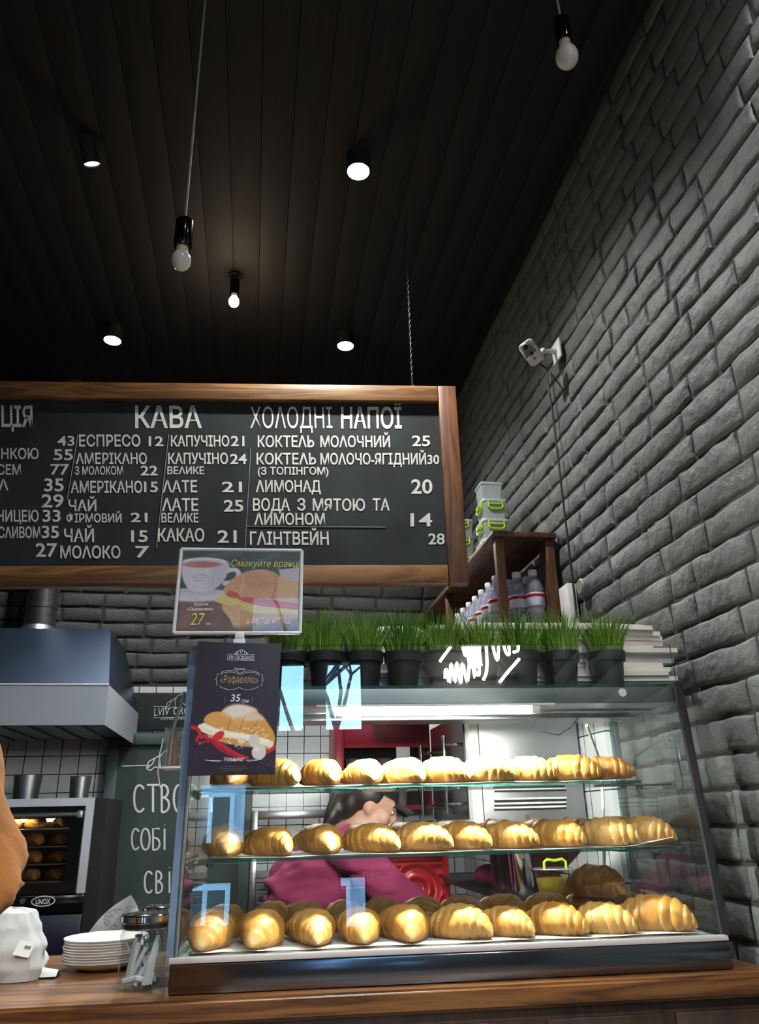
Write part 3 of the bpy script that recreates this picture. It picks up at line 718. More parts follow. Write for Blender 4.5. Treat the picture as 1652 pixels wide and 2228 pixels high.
def wide(psi, L=.185, D=.102): return math.hypot(L*math.cos(psi), D*math.sin(psi))
def put_croissant(px, wpx, py, yl, h, psi, label, group, k, sc=None, lift=0.0, roll=0.0):
    p = case(px, py, yl); q = case(px+wpx/2, py, yl); w = 2*abs(q.x-p.x)
    s = sc or min(1.10, max(.80, .965*w/wide(R(psi))))
    yl = yl if yl > .16 else (.024 if h < .1 else .056)+abs(math.sin(R(psi)))*.09*s+abs(math.cos(R(psi)))*.047*s
    p = case(px, py, yl); ex = abs(math.cos(R(psi)))*.0925*s+abs(math.sin(R(psi)))*.05*s; p.x = max(-XC+.0155+ex, min(XC-.0155-ex, p.x))
    o = bpy.data.objects.new('croissant', CM[k % len(CM)]); COL.objects.link(o)
    o.location = cw(p.x, yl, h+lift); o.rotation_euler = (roll, 0, R(psi)+CANG); o.scale = (s, s, s)
    return tag(o, label, 'croissant', group)
ordn = ['first', 'second', 'third', 'fourth', 'fifth', 'sixth', 'seventh', 'eighth', 'ninth', 'tenth', 'eleventh', 'twelfth']
GB, GM, GT = 'croissants on the bottom tray', 'croissants on the middle glass shelf', 'croissants on the top glass shelf'
hb, hm, ht = HL+.0018, HM+.0046, HT+.0046
# bottom tray, front row
FB = [(450, 105, -87, 0), (573, 103, -82, 3), (684, 112, -68, 1), (785, 98, -76, 0), (888, 106, -72, 3), (1006, 140, -38, 2), (1106, 128, -40, 1), (1213, 138, -34, 0), (1318, 132, -28, 4), (1452, 165, -24, 3)]
for i, (px, w, psi, k) in enumerate(FB):
    ex = {0: 'golden croissant at the chrome-post end of the front row on the bottom tray', 8: 'croissant with a torn pale crumb patch in the front row on the bottom tray',
          9: 'large stretched-out croissant at the brick-wall end of the front row on the bottom tray'}.get(i, 'golden croissant on the bottom tray, %s in the front row from the chrome post' % ordn[i])
    put_croissant(px, w, 2050, .095 if i < 5 else .088, hb, psi, ex, GB, k)
# bottom tray, back row and the pile by the wall
BB = [(492, 105, -70, 3), (592, 100, -100, 0), (668, 100, -60, 3), (752, 100, -75, 1), (835, 95, -70, 0), (925, 92, -80, 3), (1012, 95, -60, 5), (1102, 110, -50, 3), (1200, 110, -60, 0), (1292, 110, -50, 3), (1385, 120, -40, 1)]
for i, (px, w, psi, k) in enumerate(BB):
    put_croissant(px, w, 2010, .285+.012*(i % 2), hb, psi, 'shaded croissant on the bottom tray, %s in the back row from the chrome post' % ordn[i], GB, k, .89)
put_croissant(1308, 95, 1960, .24, hb, -60, 'dark brown croissant lying on top of the heap on the bottom tray', GB, 5, .95, .058)
# middle shelf
FM = [(480, 103, -70, 2), (592, 118, -40, 3), (708, 100, -64, 1), (815, 115, -35, 0), (922, 112, -25, 2), (1012, 100, -35, 0), (1112, 122, -28, 1), (1218, 100, -36, 3), (1327, 122, -28, 4), (1412, 105, -34, 2)]
for i, (px, w, psi, k) in enumerate(FM):
    put_croissant(px, w, 1850, .085, hm, psi, 'croissant on the middle glass shelf, %s in the front row from the chrome post' % ordn[i], GM, k)
BM_ = [(700, 95, -60, 3), (795, 95, -70, 0), (880, 95, -50, 5), (985, 100, -60, 3), (1088, 100, -50, 5), (1175, 95, -60, 3), (1258, 95, -60, 5), (1345, 95, -50, 3)]
for i, (px, w, psi, k) in enumerate(BM_):
    put_croissant(px, w, 1835, .285, hm, psi, 'darker croissant on the middle glass shelf, %s in the back row from the chrome post' % ordn[i], GM, k, .84)
# top shelf
FT = [(505, 90, -70, 1), (603, 95, -40, 2), (703, 92, -60, 0), (797, 92, -64, 1), (884, 90, -50, 3), (966, 92, -35, 0), (1058, 112, -25, 2), (1150, 108, -28, 1), (1240, 110, -22, 3), (1322, 80, -20, 5)]
for i, (px, w, psi, k) in enumerate(FT):
    put_croissant(px, w, 1690, .095, ht, psi, 'croissant on the top glass shelf, %s from the chrome post' % ordn[i], GT, k, None if i < 9 else .72)
# ------------------------------------------------------------------ printed cards
class Art:
    """a printed picture, laid down shape by shape in sRGB on a fine grid"""
    def __init__(s, w, h, col): s.w, s.h = w, h; s.a = np.ones((h, w, 3))*np.array(col, float); s.Y, s.X = np.mgrid[0:h, 0:w].astype(float)
    def mix(s, m, col): m = np.clip(m, 0, 1)[..., None]; s.a = s.a*(1-m) + np.array(col, float)*m
    def ell(s, cx, cy, rx, ry, col, f=1.5, rot=0, op=1.0):
        c, n = math.cos(rot), math.sin(rot); dx, dy = s.X-cx, s.Y-cy
        d = np.hypot((dx*c+dy*n)/rx, (-dx*n+dy*c)/ry); s.mix((1-d)*min(rx, ry)/f*op if op == 1 else np.clip((1-d)*min(rx, ry)/f, 0, 1)*op, col)
    def poly(s, pts, col, f=1.5, op=1.0):
        pts = np.array(pts, float); n = len(pts); ins = np.zeros(s.X.shape, bool); dist = np.full(s.X.shape, 1e9)
        for i in range(n):
            (x0, y0), (x1, y1) = pts[i], pts[(i+1) % n]
            cond = ((y0 > s.Y) != (y1 > s.Y)); xi = (x1-x0)*(s.Y-y0)/((y1-y0) if y1 != y0 else 1e-9)+x0
            ins ^= cond & (s.X < xi)
            t = np.clip(((s.X-x0)*(x1-x0)+(s.Y-y0)*(y1-y0))/max((x1-x0)**2+(y1-y0)**2, 1e-9), 0, 1)
            dist = np.minimum(dist, np.hypot(s.X-x0-t*(x1-x0), s.Y-y0-t*(y1-y0)))
        s.mix(np.clip(np.where(ins, dist, -dist)/f+.5, 0, 1)*op, col)
    def line(s, pts, r, col, f=1.0, op=1.0):
        pts = np.array(pts, float); d = np.full(s.X.shape, 1e9)
        for (x0, y0), (x1, y1) in zip(pts[:-1], pts[1:]):
            t = np.clip(((s.X-x0)*(x1-x0)+(s.Y-y0)*(y1-y0))/max((x1-x0)**2+(y1-y0)**2, 1e-9), 0, 1)
            d = np.minimum(d, np.hypot(s.X-x0-t*(x1-x0), s.Y-y0-t*(y1-y0)))
        s.mix(np.clip((r-d)/f+.5, 0, 1)*op, col)
    def grain(s, sc, amt, seed):
        P = np.stack([s.X.ravel()*sc, s.Y.ravel()*sc, np.zeros(s.X.size)+seed], 1); n = vn(P, seed).reshape(s.X.shape); s.a = s.a*(1+(n-.5)[..., None]*amt)
    def speck(s, n, x0, x1, y0, y1, col, r, seed):
        q = random.Random(seed)
        for _ in range(n): s.ell(q.uniform(x0, x1), q.uniform(y0, y1), q.uniform(.5, 1)*r, q.uniform(.5, 1)*r, col, .8)
    def card(s, name, parent, fn, mt):
        """FN(u, v): u along the card, v down; the grid becomes one mesh"""
        mb = MB(); h, w = s.h, s.w
        mb.v = [tuple(fn(j/(w-1), i/(h-1))) for i in range(h) for j in range(w)]
        mb.f = [(i*w+j, (i+1)*w+j, (i+1)*w+j+1, i*w+j+1) for i in range(h-1) for j in range(w-1)]; mb.m = [0]*len(mb.f)
        a = np.clip(s.a, 0, 255)/255.0; lin = np.where(a <= .04045, a/12.92, ((a+.055)/1.055)**2.4)
        mb.c = np.concatenate([lin.reshape(-1, 3), np.ones((h*w, 1))], 1)
        return mb.build(name, mt, parent)
def bez(p, n=14):
    out = []; p = [np.array(q, float) for q in p]
    for i in range(0, len(p)-3, 3):
        for t in np.linspace(0, 1, n, endpoint=False):
            out.append((1-t)**3*p[i]+3*(1-t)**2*t*p[i+1]+3*(1-t)*t*t*p[i+2]+t**3*p[i+3])
    return out + [p[-1]]

def logo_croissant(mb, at, w, r, m=0):
    """line drawing of a croissant: outline arcs and the lip of each turn; AT(u,v) gives the 3D point"""
    for pts in ([(-1, -.05), (-.95, .18), (-.72, .30), (-.45, .42)], [(-.5, -.05), (-.55, .3), (-.42, .5), (-.2, .58)], [(-.2, .58), (0, .64), (.2, .58)], [(-.2, .58), (-.16, .25), (-.02, .08)], [(-.02, .08), (.1, .25), (.2, .58)],
                [(.2, .58), (.42, .5), (.55, .3), (.5, -.05)], [(.45, .42), (.72, .30), (.95, .18), (1, -.05)], [(-1, -.05), (-.8, .1), (-.72, .30)], [(1, -.05), (.8, .1), (.72, .30)], [(-1, -.05), (-.85, -.12), (-.7, .0), (-.5, -.05)]):
        stroke(mb, [at(a*w, b*w) for a, b in pts], r, m)

# breakfast card in a clear holder on a pole
SY = -.045
s0, s1, s2, s3 = case(395, 1195, SY), case(657, 1198, SY), case(653, 1377, SY), case(378, 1377, SY)
sg = thing('sign_holder', 'clear acrylic sign holder on a pole showing a teacup and a sandwich', 'sign', cw((s3.x+s2.x)/2, SY, 0), CANG)
ox = (s3.x+s2.x)/2
def sp_(u, v, y=0.0):
    t = s0*(1-u)+s1*u; b = s3*(1-u)+s2*u; p = t*(1-v)+b*v
    return Vector((p.x-ox, y, p.z))
mb = MB()
q = [sp_(0, 0), sp_(1, 0), sp_(1, 1), sp_(0, 1)]
for i in range(4):
    a, b = q[i], q[(i+1) % 4]; mb.tube([a, b], [(.0042, .0042)]*2, 8)
mb.build('holder_edge', MT['acrylic_edge'], sg)
MB().add([sp_(u, v, y) for y in (-.0022, -.0032) for u, v in ((.01, .01), (.99, .01), (.99, .99), (.01, .99))], [(3, 2, 1, 0), (4, 5, 6, 7)]).build('holder_front', MT['acrylic'], sg, False)
A = Art(250, 176, (46, 56, 54))
A.poly([(0, 96), (250, 110), (250, 176), (0, 176)], (126, 82, 72), 18); A.grain(.05, .35, 3)
A.line([(20, 30), (60, 8), (120, 2)], 6, (96, 112, 108), 8, .5); A.line([(120, 60), (170, 20), (200, 5)], 5, (86, 104, 96), 8, .5)
A.ell(30, 98, 95, 17, (216, 206, 214), 4); A.ell(36, 93, 62, 10, (186, 176, 188), 5); A.ell(35, 99, 90, 12, (228, 220, 226), 6, op=.5)
A.line(bez([(96, 44), (128, 30), (130, 70), (92, 72)]), 5, (222, 214, 220), 2)
A.poly(bez([(-4, 30), (0, 62), (12, 92), (34, 92), (74, 94), (96, 70), (100, 30), (60, 22), (30, 22), (-4, 30)]), (222, 213, 221), 2)
A.poly([(60, 30), (100, 30), (86, 78), (56, 92)], (196, 186, 198), 14, .6)
A.ell(46, 26, 55, 13, (232, 226, 230), 2); A.ell(46, 29, 49, 10.5, (206, 196, 200), 2); A.ell(42, 30, 46, 8.5, (188, 108, 92), 3); A.ell(20, 30, 22, 6, (206, 132, 112), 5)
for a, b in (((22, 60), (58, 60)), ((26, 66), (54, 66))): A.line([a, b], .6, (170, 160, 168))
A.line(bez([(26, 58), (30, 50), (50, 50), (54, 58)]), .7, (160, 150, 158))
# sandwich: bun halves, cheese, tomato
A.poly([(205, 40), (250, 34), (250, 78), (215, 84)], (196, 188, 190), 3)
A.poly(bez([(88, 118), (120, 112), (200, 122), (250, 132), (252, 150), (250, 160), (250, 166), (200, 168), (160, 172), (140, 172), (120, 160), (88, 132), (88, 118)]), (210, 160, 116), 3)
A.poly([(72, 112), (98, 82), (150, 104), (250, 122), (250, 138), (160, 138), (120, 126)], (226, 206, 122), 2)
A.poly([(96, 124), (130, 116), (128, 168), (116, 168)], (222, 172, 130), 3)
A.poly([(92, 122), (134, 166), (140, 172), (128, 174), (90, 130)], (222, 184, 140), 3, .8)
A.poly(bez([(88, 88), (100, 62), (130, 44), (160, 40), (186, 38), (206, 48), (214, 64), (232, 60), (248, 66), (252, 76), (252, 90), (252, 110), (250, 122), (210, 128), (140, 118), (88, 88)]), (212, 158, 112), 2)
A.poly(bez([(120, 62), (150, 46), (190, 50), (196, 74), (180, 96), (140, 84), (120, 62)]), (196, 136, 88), 16, .7)
A.poly(bez([(206, 60), (222, 56), (250, 62), (250, 92), (240, 118), (216, 116), (202, 112), (200, 84), (206, 60)]), (222, 180, 126), 4, .8)
A.line(bez([(128, 50), (136, 66), (130, 84), (122, 98)]), 1.5, (232, 192, 150), 3, .7); A.line(bez([(196, 52), (206, 74), (196, 100), (190, 112)]), 1.5, (150, 96, 60), 3, .6)
A.speck(260, 120, 212, 42, 70, (228, 178, 132), 1.1, 4); A.speck(120, 130, 205, 44, 80, (176, 120, 80), 1.0, 5)
A.ell(110, 97, 17, 8, (206, 70, 58), 2, .25); A.poly(bez([(118, 104), (140, 98), (190, 108), (250, 116), (250, 122), (250, 128), (250, 130), (200, 124), (150, 124), (118, 104)]), (208, 72, 60), 2)
A.line([(126, 112), (180, 118), (246, 124)], 1.5, (232, 120, 96), 2, .6)
A.poly([(120, 168), (250, 150), (250, 176), (110, 176)], (104, 82, 78), 10, .7); A.grain(.4, .07, 8)
cdm = A.card('card', sg, lambda u, v: sp_(.02+.96*u, .025+.95*v, -.0012), MT['print'])
def sgt(t, u0, u1, v0, v1, m, bold=.0, sh=.15, slope=0.0):
    mb = MB(); lay_text(mb, t, sp_(u0, v1, -.0036), sp_(u1, v1+slope, -.0036), sp_(u0, v0, -.0036), bold, sh, 0, Vector((0, 0, 0))); mb.build('printed_word', (MT['yellow_ink'], MT['white_ink'])[m], sg, False)
MT['yellow_ink'] = mat('yellow_ink', C(222, 214, 92), .6); MT['white_ink'] = mat('white_ink', C(232, 230, 232), .6); MT['gold_ink'] = mat('gold_ink', C(222, 196, 110), .6)
sgt('Смакуйте вранці', .42, .985, .125, .215, 0, -.012); sgt('27', .125, .235, .765, .915, 0, -.005); sgt('Круасан', .14, .255, .645, .685, 1); sgt('«Сніданковий»', .09, .30, .705, .745, 1)
sgt('грн', .245, .285, .88, .91, 1); sgt('з 08', .565, .665, .835, .895, 1); sgt('00', .672, .708, .82, .85, 1); sgt('до 11', .71, .80, .835, .895, 1); sgt('00', .802, .838, .82, .85, 1); sgt('год.', .86, .925, .845, .895, 1)
cl = case(521, 1390, SY); cx_ = cl.x-ox
mb = MB(); mb.box((cx_, .0, s3.z-.006), (.020, .010, .016), bev=.002); mb.box((cx_, .0, s3.z-.022), (.026, .012, .014), bev=.002); mb.build('pole_clip', MT['acrylic_edge'], sg)
# poster A4, taped in front of the pole
p0, p1, p2, p3 = case(431, 1397, -.058), case(612, 1402, -.058), case(598, 1685, -.058), case(406, 1688, -.058)
mb = MB().cyl((cx_, .004, HG-.10), (cx_, .004, s3.z-.02), .0045, n=12); mb.box((cx_, .045+.012, HG-.06), (.02, .006, .05), bev=.001); mb.box((cx_, .030, HG+.004), (.02, .06, .006), bev=.001)
mb.build('pole', MT['acrylic_edge'], sg)
po = thing('poster', 'dark purple laminated poster of a cream-filled croissant with a red ribbon', 'poster', cw((p3.x+p2.x)/2, -.058, 0), CANG)
px0 = (p3.x+p2.x)/2
def pp_(u, v, y=0.0):
    t = p0*(1-u)+p1*u; b = p3*(1-u)+p2*u; p = t*(1-v)+b*v
    return Vector((p.x-px0, y - .004*math.sin(PI*u)*(1-v) + .003, p.z + .003*(u-.5)**2*4*(1-v)))
B = Art(190, 286, (38, 24, 38)); B.grain(.03, .25, 2); B.grain(.5, .12, 4)
# cream croissant
B.poly(bez([(26, 172), (30, 152), (60, 148), (80, 156), (110, 140), (150, 160), (178, 190), (190, 210), (188, 226), (172, 234), (150, 220), (100, 214), (60, 206), (26, 200), (26, 172)]), (214, 158, 78), 2)
B.poly(bez([(30, 190), (60, 205), (110, 205), (160, 222), (150, 236), (80, 222), (30, 205), (30, 190)]), (206, 148, 78), 3)
B.poly(bez([(60, 160), (70, 134), (110, 132), (140, 146), (150, 160), (160, 176), (120, 196), (80, 186), (60, 160)]), (218, 168, 92), 3)
B.poly(bez([(128, 150), (150, 150), (180, 180), (182, 214), (170, 222), (130, 212), (110, 190), (128, 150)]), (212, 152, 70), 4)
for pts in ([(78, 150), (86, 168), (80, 190)], [(112, 140), (118, 160), (104, 196)], [(150, 160), (140, 184), (134, 210)]): B.line(pts, 1.3, (168, 108, 44), 2.5, .7)
B.poly(bez([(66, 152), (80, 132), (110, 130), (142, 148), (130, 158), (112, 166), (84, 168), (66, 152)]), (230, 220, 214), 9, .9); B.poly(bez([(112, 166), (134, 148), (152, 152), (160, 170), (140, 172), (120, 176), (112, 166)]), (228, 214, 204), 9, .75)
B.line(bez([(22, 186), (50, 204), (110, 196), (176, 222)]), 7, (236, 228, 206), 2); B.line(bez([(28, 180), (60, 200), (110, 202), (170, 216)]), 4, (246, 240, 224), 3)
B.speck(90, 22, 176, 186, 222, (246, 242, 230), 2.2, 3); B.speck(30, 24, 176, 184, 222, (206, 190, 150), 1.6, 6)
B.ell(140, 214, 13, 15, (214, 206, 200), 2); B.ell(152, 238, 17, 17, (212, 208, 206), 2); B.ell(147, 232, 8, 8, (232, 228, 226), 5)
B.ell(112, 214, 10, 8, (226, 214, 190), 3); B.speck(14, 100, 124, 222, 232, (226, 214, 180), 2, 9)
rd = (196, 28, 40)
B.line(bez([(0, 186), (12, 186), (20, 192), (22, 202)]), 4, rd, 1.2); B.line(bez([(14, 214), (20, 196), (30, 206), (50, 214)]), 3.2, rd, 1.2); B.line(bez([(14, 214), (24, 220), (36, 216), (50, 212)]), 3, (150, 20, 34), 1.2)
B.poly(bez([(46, 212), (54, 192), (74, 188), (74, 200), (70, 212), (58, 216), (46, 212)]), (206, 36, 46), 2); B.line(bez([(52, 214), (80, 226), (100, 246), (126, 250)]), 4.2, rd, 1.2); B.line(bez([(50, 216), (70, 240), (96, 242), (110, 250)]), 3, (160, 20, 34), 1.2)
B.line(bez([(170, 238), (180, 234), (188, 230), (192, 220)]), 3.6, rd, 1.2)
B.speck(60, 8, 100, 236, 256, (190, 184, 190), .8, 11); B.speck(120, 150, 188, 246, 276, (206, 200, 206), .8, 12); B.speck(40, 60, 170, 125, 145, (150, 150, 170), .6, 13)
B.line(bez([(60, 270), (62, 282), (50, 282), (48, 282)]), 0.1, rd)
B.card('poster_sheet', po, lambda u, v: pp_(u, v), MT['print_gloss'])
MB().add([pp_(u, v, .0012) for v in (0, 1) for u in np.linspace(0, 1, 9)], [(i, i+1, i+10, i+9) for i in range(8)]).build('poster_back', MT['black_matt'], po)
MT['grey_ink'] = mat('grey_ink', C(120, 112, 122), .6)
def pt(t, u0, u1, v0, v1, m, bold=0.0, sh=0.0):
    tx = MB(); lay_text(tx, t, pp_(u0, v1, -.0012), pp_(u1, v1, -.0012), pp_(u0, v0, -.0012), bold, sh, 0, Vector((0, 0, 0))); tx.build('printed_word', (MT['white_ink'], MT['gold_ink'], MT['grey_ink'])[m], po, False)
pt('LVIV CROISSANTS', .365, .685, .098, .132, 0, 0); pt('Круасан', .455, .59, .196, .214, 0, 0, .3); pt('«Рафаелло»', .30, .745, .255, .318, 1, -.018); pt('35', .435, .55, .40, .458, 0, .01, .15); pt('грн.', .565, .66, .435, .465, 0, 0, .2)
pt('Новинка!', .41, .635, .868, .90, 0, .01, .2)
for i, (a, b) in enumerate(((.385, .66), (.355, .69), (.40, .64))): pt('від пшеничного борошна та кокосу', a, b, .932+i*.014, .941+i*.014, 2)
def ps(pts):
    q = MB(); stroke(q, pts, .0004); q.build('printed_flourish', MT['white_ink'], po, False)
for v in (.092, .138): ps([pp_(.36, v, -.001), pp_(.69, v, -.001)])
tx = MB(); logo_croissant(tx, lambda a, b: pp_(.527+a*.075, .086-b*.052, -.001), 1.0, .0005)
for s in (1, -1):
    for e in (0, .012): ps([pp_(.527+s*a, b+e*q, -.001) for q, (bb) in ((1, 0),) for a, b in bez([(.0, .238), (.06, .218), (.12, .215), (.16, .222), (.2, .228), (.22, .232), (.23, .245)])])
    ps([pp_(.527+s*a, b, -.001) for a, b in bez([(.0, .348), (.06, .372), (.12, .372), (.16, .362), (.2, .352), (.22, .352), (.23, .340)])])
    ps([pp_(.527+s*a, b, -.001) for a, b in bez([(.25, .245), (.29, .25), (.25, .28), (.285, .292), (.25, .30), (.29, .33), (.25, .336)])])
    ps([pp_(.52+s*.14, .895, -.001), pp_(.52+s*.26, .893, -.001)]); ps([pp_(.52+s*.16, .905, -.001), pp_(.52+s*.33, .889, -.001)])
    for e in (0, .02, .04): ps([pp_(.55+s*.155-.02, .425+e, -.001), pp_(.55+s*.165-.02, .425+e, -.001)])
tx.build('printed_croissant', MT['white_ink'], po, False)

# ------------------------------------------------------------------ grass pots on the case roof
def grass_mesh(seed, r=.043, n=330):
    q = random.Random(seed); mb = MB()
    for _ in range(n):
        a = q.uniform(0, 2*PI); rr = r*math.sqrt(q.random()); x, y = rr*math.cos(a), rr*math.sin(a)
        hgt = q.uniform(.075, .150)*(1-.25*rr/r); lean = q.uniform(.05, .5)*(.35+rr/r); da = a+q.uniform(-.7, .7); w = q.uniform(.0011, .0019)
        tw = q.uniform(0, PI); pts = []
        for k in range(5):
            t = k/4; d = lean*hgt*(t**1.7); pts.append((x+d*math.cos(da), y+d*math.sin(da), hgt*t*(1-.12*lean*t)))
        vs = []
        for k, p in enumerate(pts):
            ww = w*(1-.85*(k/4)**2); vs += [(p[0]-ww*math.cos(tw), p[1]-ww*math.sin(tw), p[2]), (p[0]+ww*math.cos(tw), p[1]+ww*math.sin(tw), p[2])]
        mb.add(vs, [(2*k, 2*k+1, 2*k+3, 2*k+2) for k in range(4)])
    return mb
POTS = []
# pot 90 mm tall
pot_px = [625, 709, 794, 879, 964, 1050, 1138, 1226, 1327]
plab = ['third', 'fourth', 'fifth', 'sixth', 'seventh']
for i, px in enumerate(pot_px):
    p = case(px, 1488, .115)
    lab = ('potted grass half hidden by the dark poster on the glass case', 'potted grass whose tuft is the first one clear of the breakfast card')[i] if i < 2 else (
        'potted grass at the brick-wall end of the row on the glass case' if i == 8 else 'potted grass beside the end pot, second from the brick wall' if i == 7 else 'potted grass in a black pot on the glass case, %s from the breakfast card' % plab[i-2])
    if i in (0, 3, 6):
        t = thing('grass_plant', lab, 'plant', cw(p.x, .115, HR+.0005), CANG, 'grass pots on the case roof')
        MB().lathe([(0, .001), (.034, .001), (.0345, 0), (.041, .064), (.0465, .066), (.0485, .09), (.0455, .09), (.043, .07), (0, .07)], n=36).build('pot', MT['pot'], t)
        MB().lathe([(0, .083), (.030, .083), (.0445, .079), (.0435, .0745), (0, .0745)], n=28).build('soil', MT['soil'], t)
        g = grass_mesh(20+i); g.v = [(x, y, z+.080) for x, y, z in g.v]; g.build('grass', MT['grass'], t)
        remember(t); POTS.append(t)
    else:
        t = dup(POTS[-1] if i % 3 else POTS[0], cw(p.x, .115, HR+.0005), CANG + i*2.1, lab)
# cream paper bags piled behind them
q = random.Random(5)
for i in range(15):
    xr = .632+q.uniform(-.035, .02) - (.03 if i > 11 else 0); xl_ = q.uniform(-.26, -.2)+.02*i; yy = .235+q.uniform(-.012, .012); zz = HR+.0022+i*.0122; a = q.uniform(-.02, .02); ph = q.uniform(0, 6)
    def f(u, v, xr=xr, xl_=xl_, yy=yy, zz=zz, a=a, ph=ph, i=i):
        x = xl_+(xr-xl_)*u; e = .012*math.sin(ph+v*7)*u
        return (x+e, yy+(v-.5)*.15+a*x, zz+.0108+.0005*math.sin(u*9+ph)-(.012*max(0, u-.8)*5*(i/15) if i > 8 else 0)*.3)
    o = MB().grid(f, 26, 6, thick=.0116).build('paper_bag', MT['kraft'])
    tag(o, 'cream paper bag lying flat in the tall pile behind the grass pots', 'paper bag', 'paper bags piled on the case roof'); o.location = CPIV; o.rotation_euler = (0, 0, CANG)

# ------------------------------------------------------------------ on the counter beside the case
jp = case_z(304, 2150, 0)
def jar(p, label, sticks=True):
    t = thing('glass_jar', label, 'jar', cw(p.x, p.y, 0.0005), CANG, 'chrome lidded jars on the counter')
    MB().lathe([(0, 0), (.045, 0), (.048, .003), (.048, .098), (.045, .104), (.043, .110), (.0415, .110), (.0435, .103), (.046, .096), (.046, .006), (0, .006)], n=36).build('jar_body', MT['jar_glass'], t)
    MB().lathe([(0, .139), (.034, .139), (.047, .1365), (.0500, .134), (.0505, .124), (.047, .122), (.046, .110), (.042, .108), (0, .108)], n=40).build('chrome_lid', MT['chrome'], t)
    MB().lathe([(.0466, .121), (.0480, .120), (.0480, .112), (.0462, .111)], n=36).build('black_gasket', MT['black'], t)
    if sticks:
        qq = random.Random(3)
        for k in range(15):
            a = qq.uniform(0, 6.3); b = a+qq.uniform(-1, 1)+PI*.3; h = qq.uniform(.075, .098)
            m = MB().tube([(.030*math.cos(a), .030*math.sin(a), .009), (.033*math.cos(b), .033*math.sin(b), h)], [(.0042, .0014)]*2, 6)
            tag(m.build('sugar_stick', MT['paper']), 'white paper sugar stick standing in the chrome lidded jar', 'sugar stick', 'sugar sticks in the jar').location = t.location
        for k in range(3):
            m = MB().tube([(-.032+.012*k, -.018+.010*k, .0155+.008*k), (-.005+.012*k, -.030+.012*k, .022+.006*k), (.022, -.018+.012*k, .014+.006*k)], [(.0058, .003)]*3, 6)
            tag(m.build('sugar_stick', MT['paper']), 'white paper sugar stick lying curled at the bottom of the jar', 'sugar stick', 'sugar sticks lying in the jar').location = t.location
    return t
jar(jp, 'chrome lidded glass jar with white paper sticks in front of the plates')
jar(Vector((jp.x+.012, jp.y+.165, 0)), 'second chrome lidded jar standing behind the one with the paper sticks', False)
pc = case_z(208, 2120, 0); pl0 = Vector((pc.x, pc.y+.085, 0))
prof = [(0, .003), (.052, .002), (.056, 0), (.060, .002), (.088, .012), (.0965, .019), (.0965, .021), (.087, .0165), (.060, .0065), (0, .006)]
pm = MB().lathe(prof, n=56).mesh('plate', MT['white_gloss'])
q = random.Random(9); NP = 9
for k in range(NP):
    o = bpy.data.objects.new('plate', pm); COL.objects.link(o); o.location = cw(pl0.x+q.uniform(-.002, .002), pl0.y+q.uniform(-.002, .002), .0006+k*.0057)
    tag(o, 'white plate in the stack on the counter beside the sugar jar' if 0 < k < NP-1 else ('topmost white plate of the stack beside the sugar jar' if k else 'lowest white plate of the stack beside the sugar jar'), 'plate', 'white plates stacked on the counter')
# printed paper sleeve standing behind the plates
sl = thing('paper_sleeve', 'white printed paper sleeve with a croissant drawing leaning behind the plates', 'paper bag', cw(pl0.x+.05, pl0.y+.115, 0), CANG)
ysl = pl0.y+.115
e0, e1, e2, e3 = case(183, 2044, ysl), case(262, 2056, ysl), case(302, 1990, ysl), case(283, 1948, ysl)
def slp(u, v):
    a = e0*(1-u)+e1*u; b = e3*(1-u)+e2*u; p = a*(1-v)+b*v
    bow = .012*math.sin(PI*v)*(1-u)
    return Vector((p.x-(pl0.x+.05)-bow*.7, .018*math.sin(u*3)+.01*v, p.z+bow*.7))
MB().grid(slp, 14, 14).build('sleeve', MT['paper'], sl)
MB().add([slp(0, 0), slp(1, 0), Vector((slp(1, 0).x, .01, .002)), Vector((slp(0, 0).x+.02, .01, .002))], [(0, 1, 2, 3)]).build('sleeve_lower_part', MT['paper'], sl)
MT['grey_print'] = mat('grey_print', C(120, 126, 132), .7)
for t, ub, ut, va, vb in (('LVIV CROISSANTS', .56, .36, .06, .97), ('ПЕКАРНЯ', .90, .68, .22, .8)):
    a, b, c = slp(ub, va), slp(ub, vb), slp(ut, va); d = Vector((0, -.006, 0)); tx = MB(); lay_text(tx, t, a+d, b+d, c+d, 0, 0, 0, Vector((0, -.001, 0))); tx.build('printed_word', MT['grey_print'], sl, False)
tx = MB(); logo_croissant(tx, lambda a, b: slp(.30-b*.40, .52+a*.20)+Vector((0, -.006, 0)), 1, .0008); tx.build('printed_croissant', MT['grey_print'], sl, False)
# crumpled white bag
bp = case_z(40, 2140, 0)
bgt = thing('takeaway_bag', 'crumpled white takeaway bag with a sticker on the counter', 'paper bag', cw(bp.x-.052, bp.y+.06, 0.001), CANG)
bgt.scale = (.86, .86, .90)
def bagf(u, v):
    th = u*2*PI; pr = [(.088, 0), (.094, .025), (.088, .07), (.074, .115), (.05, .147), (.022, .156), (0.0005, .157)]
    k = min(v*6, 5.999); i = int(k); r = pr[i][0]*(1-k+i)+pr[i+1][0]*(k-i); z = pr[i][1]*(1-k+i)+pr[i+1][1]*(k-i)
    n = float(vn([[math.cos(th)*2.2+4, math.sin(th)*2.2, z*28]], 5)[0])-.5; n2 = float(vn([[math.cos(th)*6+4, math.sin(th)*6, z*70]], 6)[0])-.5
    c, s = math.cos(th), math.sin(th); sq = 1/max(abs(c), abs(s))**.45
    r = r*sq*(1+.28*n+.07*n2); return (r*c*1.05, r*s*.8, z*(1+.10*n*v))
MB().grid(bagf, 72, 36).build('bag_body', MT['paper'], bgt, ang=25)
stp = lambda u, v: (.040+.036*u+.010*v, -.0735+.012*u+.018*v, .062+.030*v-.010*u)
def flap(u, v): return (.055+.085*u, -.03+.05*v, .004+.03*(1-u)*v+.012*math.sin(v*4))
